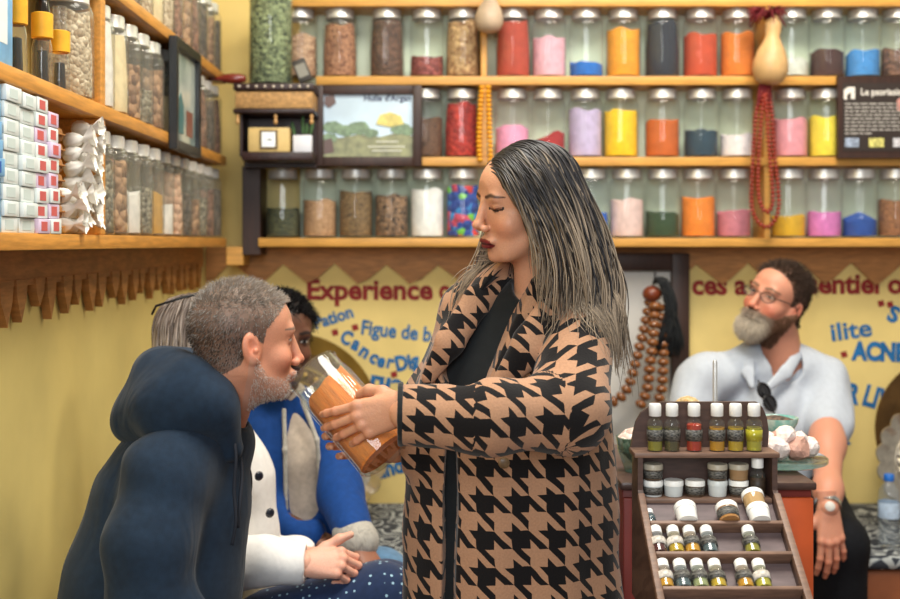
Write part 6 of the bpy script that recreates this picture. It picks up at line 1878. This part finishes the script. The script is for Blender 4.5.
# ---- the bearded man in the pale shirt
skinG = lin(204, 142, 116)
GO = A(770, 0, 3.5); GO[2] = 0
bag = Bag()
Rg, og = head_frame(A(776, 299, 3.45), (-.80, -.60), radians(13), radians(17))
def full_beard_mask(Vl):
    x, y, z = Vl.T
    lim = np.interp(y, [-.01, .01, .04, .07, .085], [-.012, -.030, -.055, -.058, -.053])
    return (z < lim) & (y > -.008) & (z > -.15) & ~((np.abs(x) < .019) & (z > -.0835) & (z < -.068) & (y > .08))
def gpaint(x, y, z, p):
    Vl = np.stack([x, y, z], 1)
    p(full_beard_mask(Vl).astype(float), lin(150, 120, 100), .8)
    p(scalp(Vl, .004, GH).astype(float), lin(84, 66, 54), .85)
GH = ([-.12, -.06, -.025, -.008, .0, .018, .026, .045, .065, .09], [-.078, -.066, -.045, .006, .002, -.012, .022, .058, .080, .092])
W, Q, C, Vlg = make_head(Rg, og, .965, A(782, 368, 3.5), skinG, False, ear=.95, neck_r=.064, brow=(110, 84, 66), eyes='narrow', beard=gpaint, blush=.5, nose=1.08, seed=9)
bag.add(W, Q, C); Wg, Qg = W, Q
gw = A(828, 508, 3.105); gw2 = A(672, 540, 3.15)
W2, Q2, C2, _ = make_hand(gw, (.02, -.26, -.96), (.05, -.95, .28), 'L', skinG, 1.04, [(.22, .35, .2), (.28, .38, .22), (.30, .4, .25), (.30, .4, .25)], (.10, .02, -.08, -.24),
                          [(.018, .022, -.006), (.046, .042, -.010), (.066, .064, -.014), (.080, .084, -.02)], fr=.029); bag.add(W2, Q2, C2)
W3, Q3, C3, _ = make_hand(gw2, (.2, -.5, -.6), (0, -.8, .5), 'R', skinG, 1.0, h=.003); bag.add(W3, Q3, C3)
gseat = A(775, 500, 3.55); gk1 = np.array([P(838, 0, 3.18).x, 3.185, .565]); gk2 = np.array([P(700, 0, 3.1).x, 3.10, .56])
field_body(bag, [J((782, 362, 3.5, .06), (768, 420, 3.52, .09), (768, 480, 3.53, .08), (774, 500, 3.55, .07)), [(A(826, 378, 3.5), .052), (A(827, 445, 3.31), .046), (A(828, 490, 3.155), .034), (gw, .029)],
                 [(A(700, 378, 3.46), .052), (A(680, 450, 3.38), .042), (gw2, .03)], [(gseat + [.1, 0, 0], .09), (gk1, .062), (gk1 + [.02, .08, -.46], .045)], [(gseat + [-.1, 0, 0], .09), (gk2, .062), (gk2 + [-.02, .05, -.46], .045)]], skinG, .007)
elder = person('person', bag, GO, 'bearded man in pale short sleeved shirt seated with one hand on his thigh')
short_hair('hair', Wg, Qg, Vlg, Rg, scalp(Vlg, .008, GH), 5000, lambda vl: np.where(vl[:, 2] > .06, .026, .009), lambda vl, rg: lin(66, 50, 40) * (.6 + .9 * rg.rand(len(vl), 1)), elder, GO, .0011, (.25, -.3, .15), jit=.3, droop=.3, seed=7)
def gb_col(vl, rg):
    w = (np.clip((vl[:, 1] - .045) / .03, 0, 1) * np.clip(1.25 - .9 * np.clip((vl[:, 2] + .072) / .012, 0, 1), 0, 1))[:, None]
    return (lin(116, 82, 60) * (1 - w) + lin(212, 200, 182) * w) * (.75 + .45 * rg.rand(len(vl), 1))
def gb_len(vl): return .007 + .016 * np.clip((vl[:, 1] - .03) / .05, 0, 1) * np.clip((-.06 - vl[:, 2]) / .03, 0.15, 1)
short_hair('beard', Wg, Qg, Vlg, Rg, full_beard_mask(Vlg), 5200, gb_len, gb_col, elder, GO, .0010, (0, .1, -.55), jit=.3, droop=.35, seed=8)
F_ = Field((-.07, .0, -.17), (.07, .13, -.04), .003)
F_.ell((0, .068, -.102), (.042, .036, .034), 0); F_.ell((0, .092, -.061), (.028, .012, .007), .012)
F_.ell((0, .102, -.0755), (.016, .012, .0045), .004, 'sub')
V, Q = F_.mesh(1); rgb_ = np.random.RandomState(1); Wq = V * .965 @ Rg.T + og; pk = rgb_.choice(len(V), 3200)
b_ = Bag(); b_.add(Wq, Q, gb_col(V, rgb_) * .8)
b_.add(*strands(Wq[pk], vnormals(Wq, Q)[pk] * .5 + np.array([0, .15, -.6]) @ Rg.T, .017, .0011, gb_col(V[pk], rgb_), seed=3, jit=.3, droop=.3))
V, Q, C = b_.get(); link_mesh('beard_mass', V, Q, M_hair_m, elder, GO, C)
M_wire = mat('thin_wire_frame', rgb(60, 52, 48), .3, metal=.6)
M_gl_lens = glass_mat('spectacle_lens', (.97, .98, .98, 1), .02, rgb(220, 226, 226), .02, 1.5)
t = thing('eyeglasses', 'thin framed spectacles on the bearded face', 'eyeglasses', Vector(GO))
eyewear('frame', Rg, og, .965, .100, -.002, 0.0, .025, .016, M_gl_lens, M_wire, t, GO, .0013)
M_shirt = cloth_mat('pale_blue_shirt', rgb(184, 192, 203), .85, .6, 7, .04, 900, .1)
gtor = J((782, 372, 3.5, .085), (768, 420, 3.5, .150), (764, 500, 3.52, .158), (772, 590, 3.55, .155))
gyo = J((700, 380, 3.47, .068), (775, 362, 3.5, .078), (824, 380, 3.5, .070))
gs1 = J((824, 380, 3.5, .072), (829, 426, 3.385, .071)); gs2 = J((700, 380, 3.47, .072), (686, 425, 3.41, .068))
garment('shirt', [(gtor, .78), (gyo, 1), (gs1, 1), (gs2, 1)], M_shirt, elder, GO, .006, .03,
        subs=[(J((777, 335, 3.44, .05), (782, 366, 3.46, .058)), .012, 1.0), (J((765, 350, 3.38, .035), (757, 385, 3.37, .022), (752, 405, 3.38, .008)), .006, 1.5)],
        disp=lambda V: .0035 * np.sin(38 * V[:, 0] + 25 * V[:, 2]) + .002 * np.sin(60 * V[:, 0] - 40 * V[:, 2]), cuts=[((0, 0, .53), (0, 0, -1))])
garment('collar', [(J((800, 352, 3.46, .016), (786, 372, 3.395, .020), (768, 388, 3.375, .012)), .4, (.3, -1, .3)), (J((752, 350, 3.46, .014), (748, 372, 3.40, .018), (752, 386, 3.38, .010)), .4, (-.3, -1, .3))], M_shirt, elder, GO, .0045, .012)
garment('undershirt', [(J((782, 376, 3.5, .080), (768, 420, 3.5, .135)), .74)], M_shirt, elder, GO, .007, .02, subs=[(J((776, 340, 3.44, .055), (768, 384, 3.40, .034)), .01, 1.6)])
legs(elder, GO, cloth_mat('black_jeans', rgb(15, 17, 22), .85, .5, 8, .2, 900, .0), [gseat + [.1, 0, .02], gseat + [-.1, 0, .02]], [gk1, gk2], [gk1 + [.02, .02, -.50], gk2 + [-.02, .05, -.50]], (.100, .080, .064), 'black_jeans')
add_shoes(elder, GO, [((gk1[0] + .02, 3.18, .001), (gk1[0] + .03, 3.0, .001)), ((gk2[0] - .02, 3.17, .001), (gk2[0] - .03, 2.99, .001))])
# watch
t = thing('wristwatch', 'silver wristwatch on the wrist of the bearded man', 'watch', Vector(gw))
u = unit(np.array(A(828, 490, 3.155)) - gw); Mq = Vector(u).to_track_quat('Z', 'Y').to_matrix().to_4x4()
Mq.translation = Vector(u * .012)
MB().lathe([(.0325, -.008), (.0345, -.007), (.0345, .007), (.0325, .008)], 36, Mq).build('strap', mat('steel_strap', rgb(200, 200, 196), .25, metal=.9, var=.2, scale=120), t, smooth='auto')
MB().lathe([(0, 0), (.012, 0), (.013, .002), (.013, .005), (.011, .006), (0, .006)], 28, Matrix.Translation(Vector(u * .012) + Vector((-.006, -.032, .003))) @ Matrix.Rotation(radians(82), 4, 'X') @ Matrix.Rotation(radians(-14), 4, 'Y')).build('case', mat('white_dial', rgb(226, 224, 216), .3), t, smooth='auto')
# sunglasses hung in the open collar
t = thing('sunglasses', 'black sunglasses hanging from the open collar of the pale shirt', 'sunglasses', Vector(GO))
s1 = MB(); l1 = MB()
for dx, dy in ((0, 0), (6, 12)):
    ring = [Vector(A(764 + dx + 6.0 * cos(a) + 2 * sin(a), 391 + dy + 8.0 * sin(a), 3.352 + .01 * cos(a)) - GO) for a in [2 * pi * i / 20 for i in range(20)]]
    s1.tube(ring, .0035, 6, closed=True)
    n = len(ring); l1.add(ring + [p + Vector((0, .003, 0)) for p in ring], [tuple(range(n)), tuple(range(2 * n - 1, n - 1, -1))] + [(i, (i + 1) % n, n + (i + 1) % n, n + i) for i in range(n)])
s1.tube([Vector(A(758, 380, 3.36) - GO), Vector(A(766, 398, 3.345) - GO), Vector(A(775, 415, 3.36) - GO)], .003, 6)
fr = s1.build('frame', M_black, t, smooth=True); l1.build('lens', M_lens, fr)
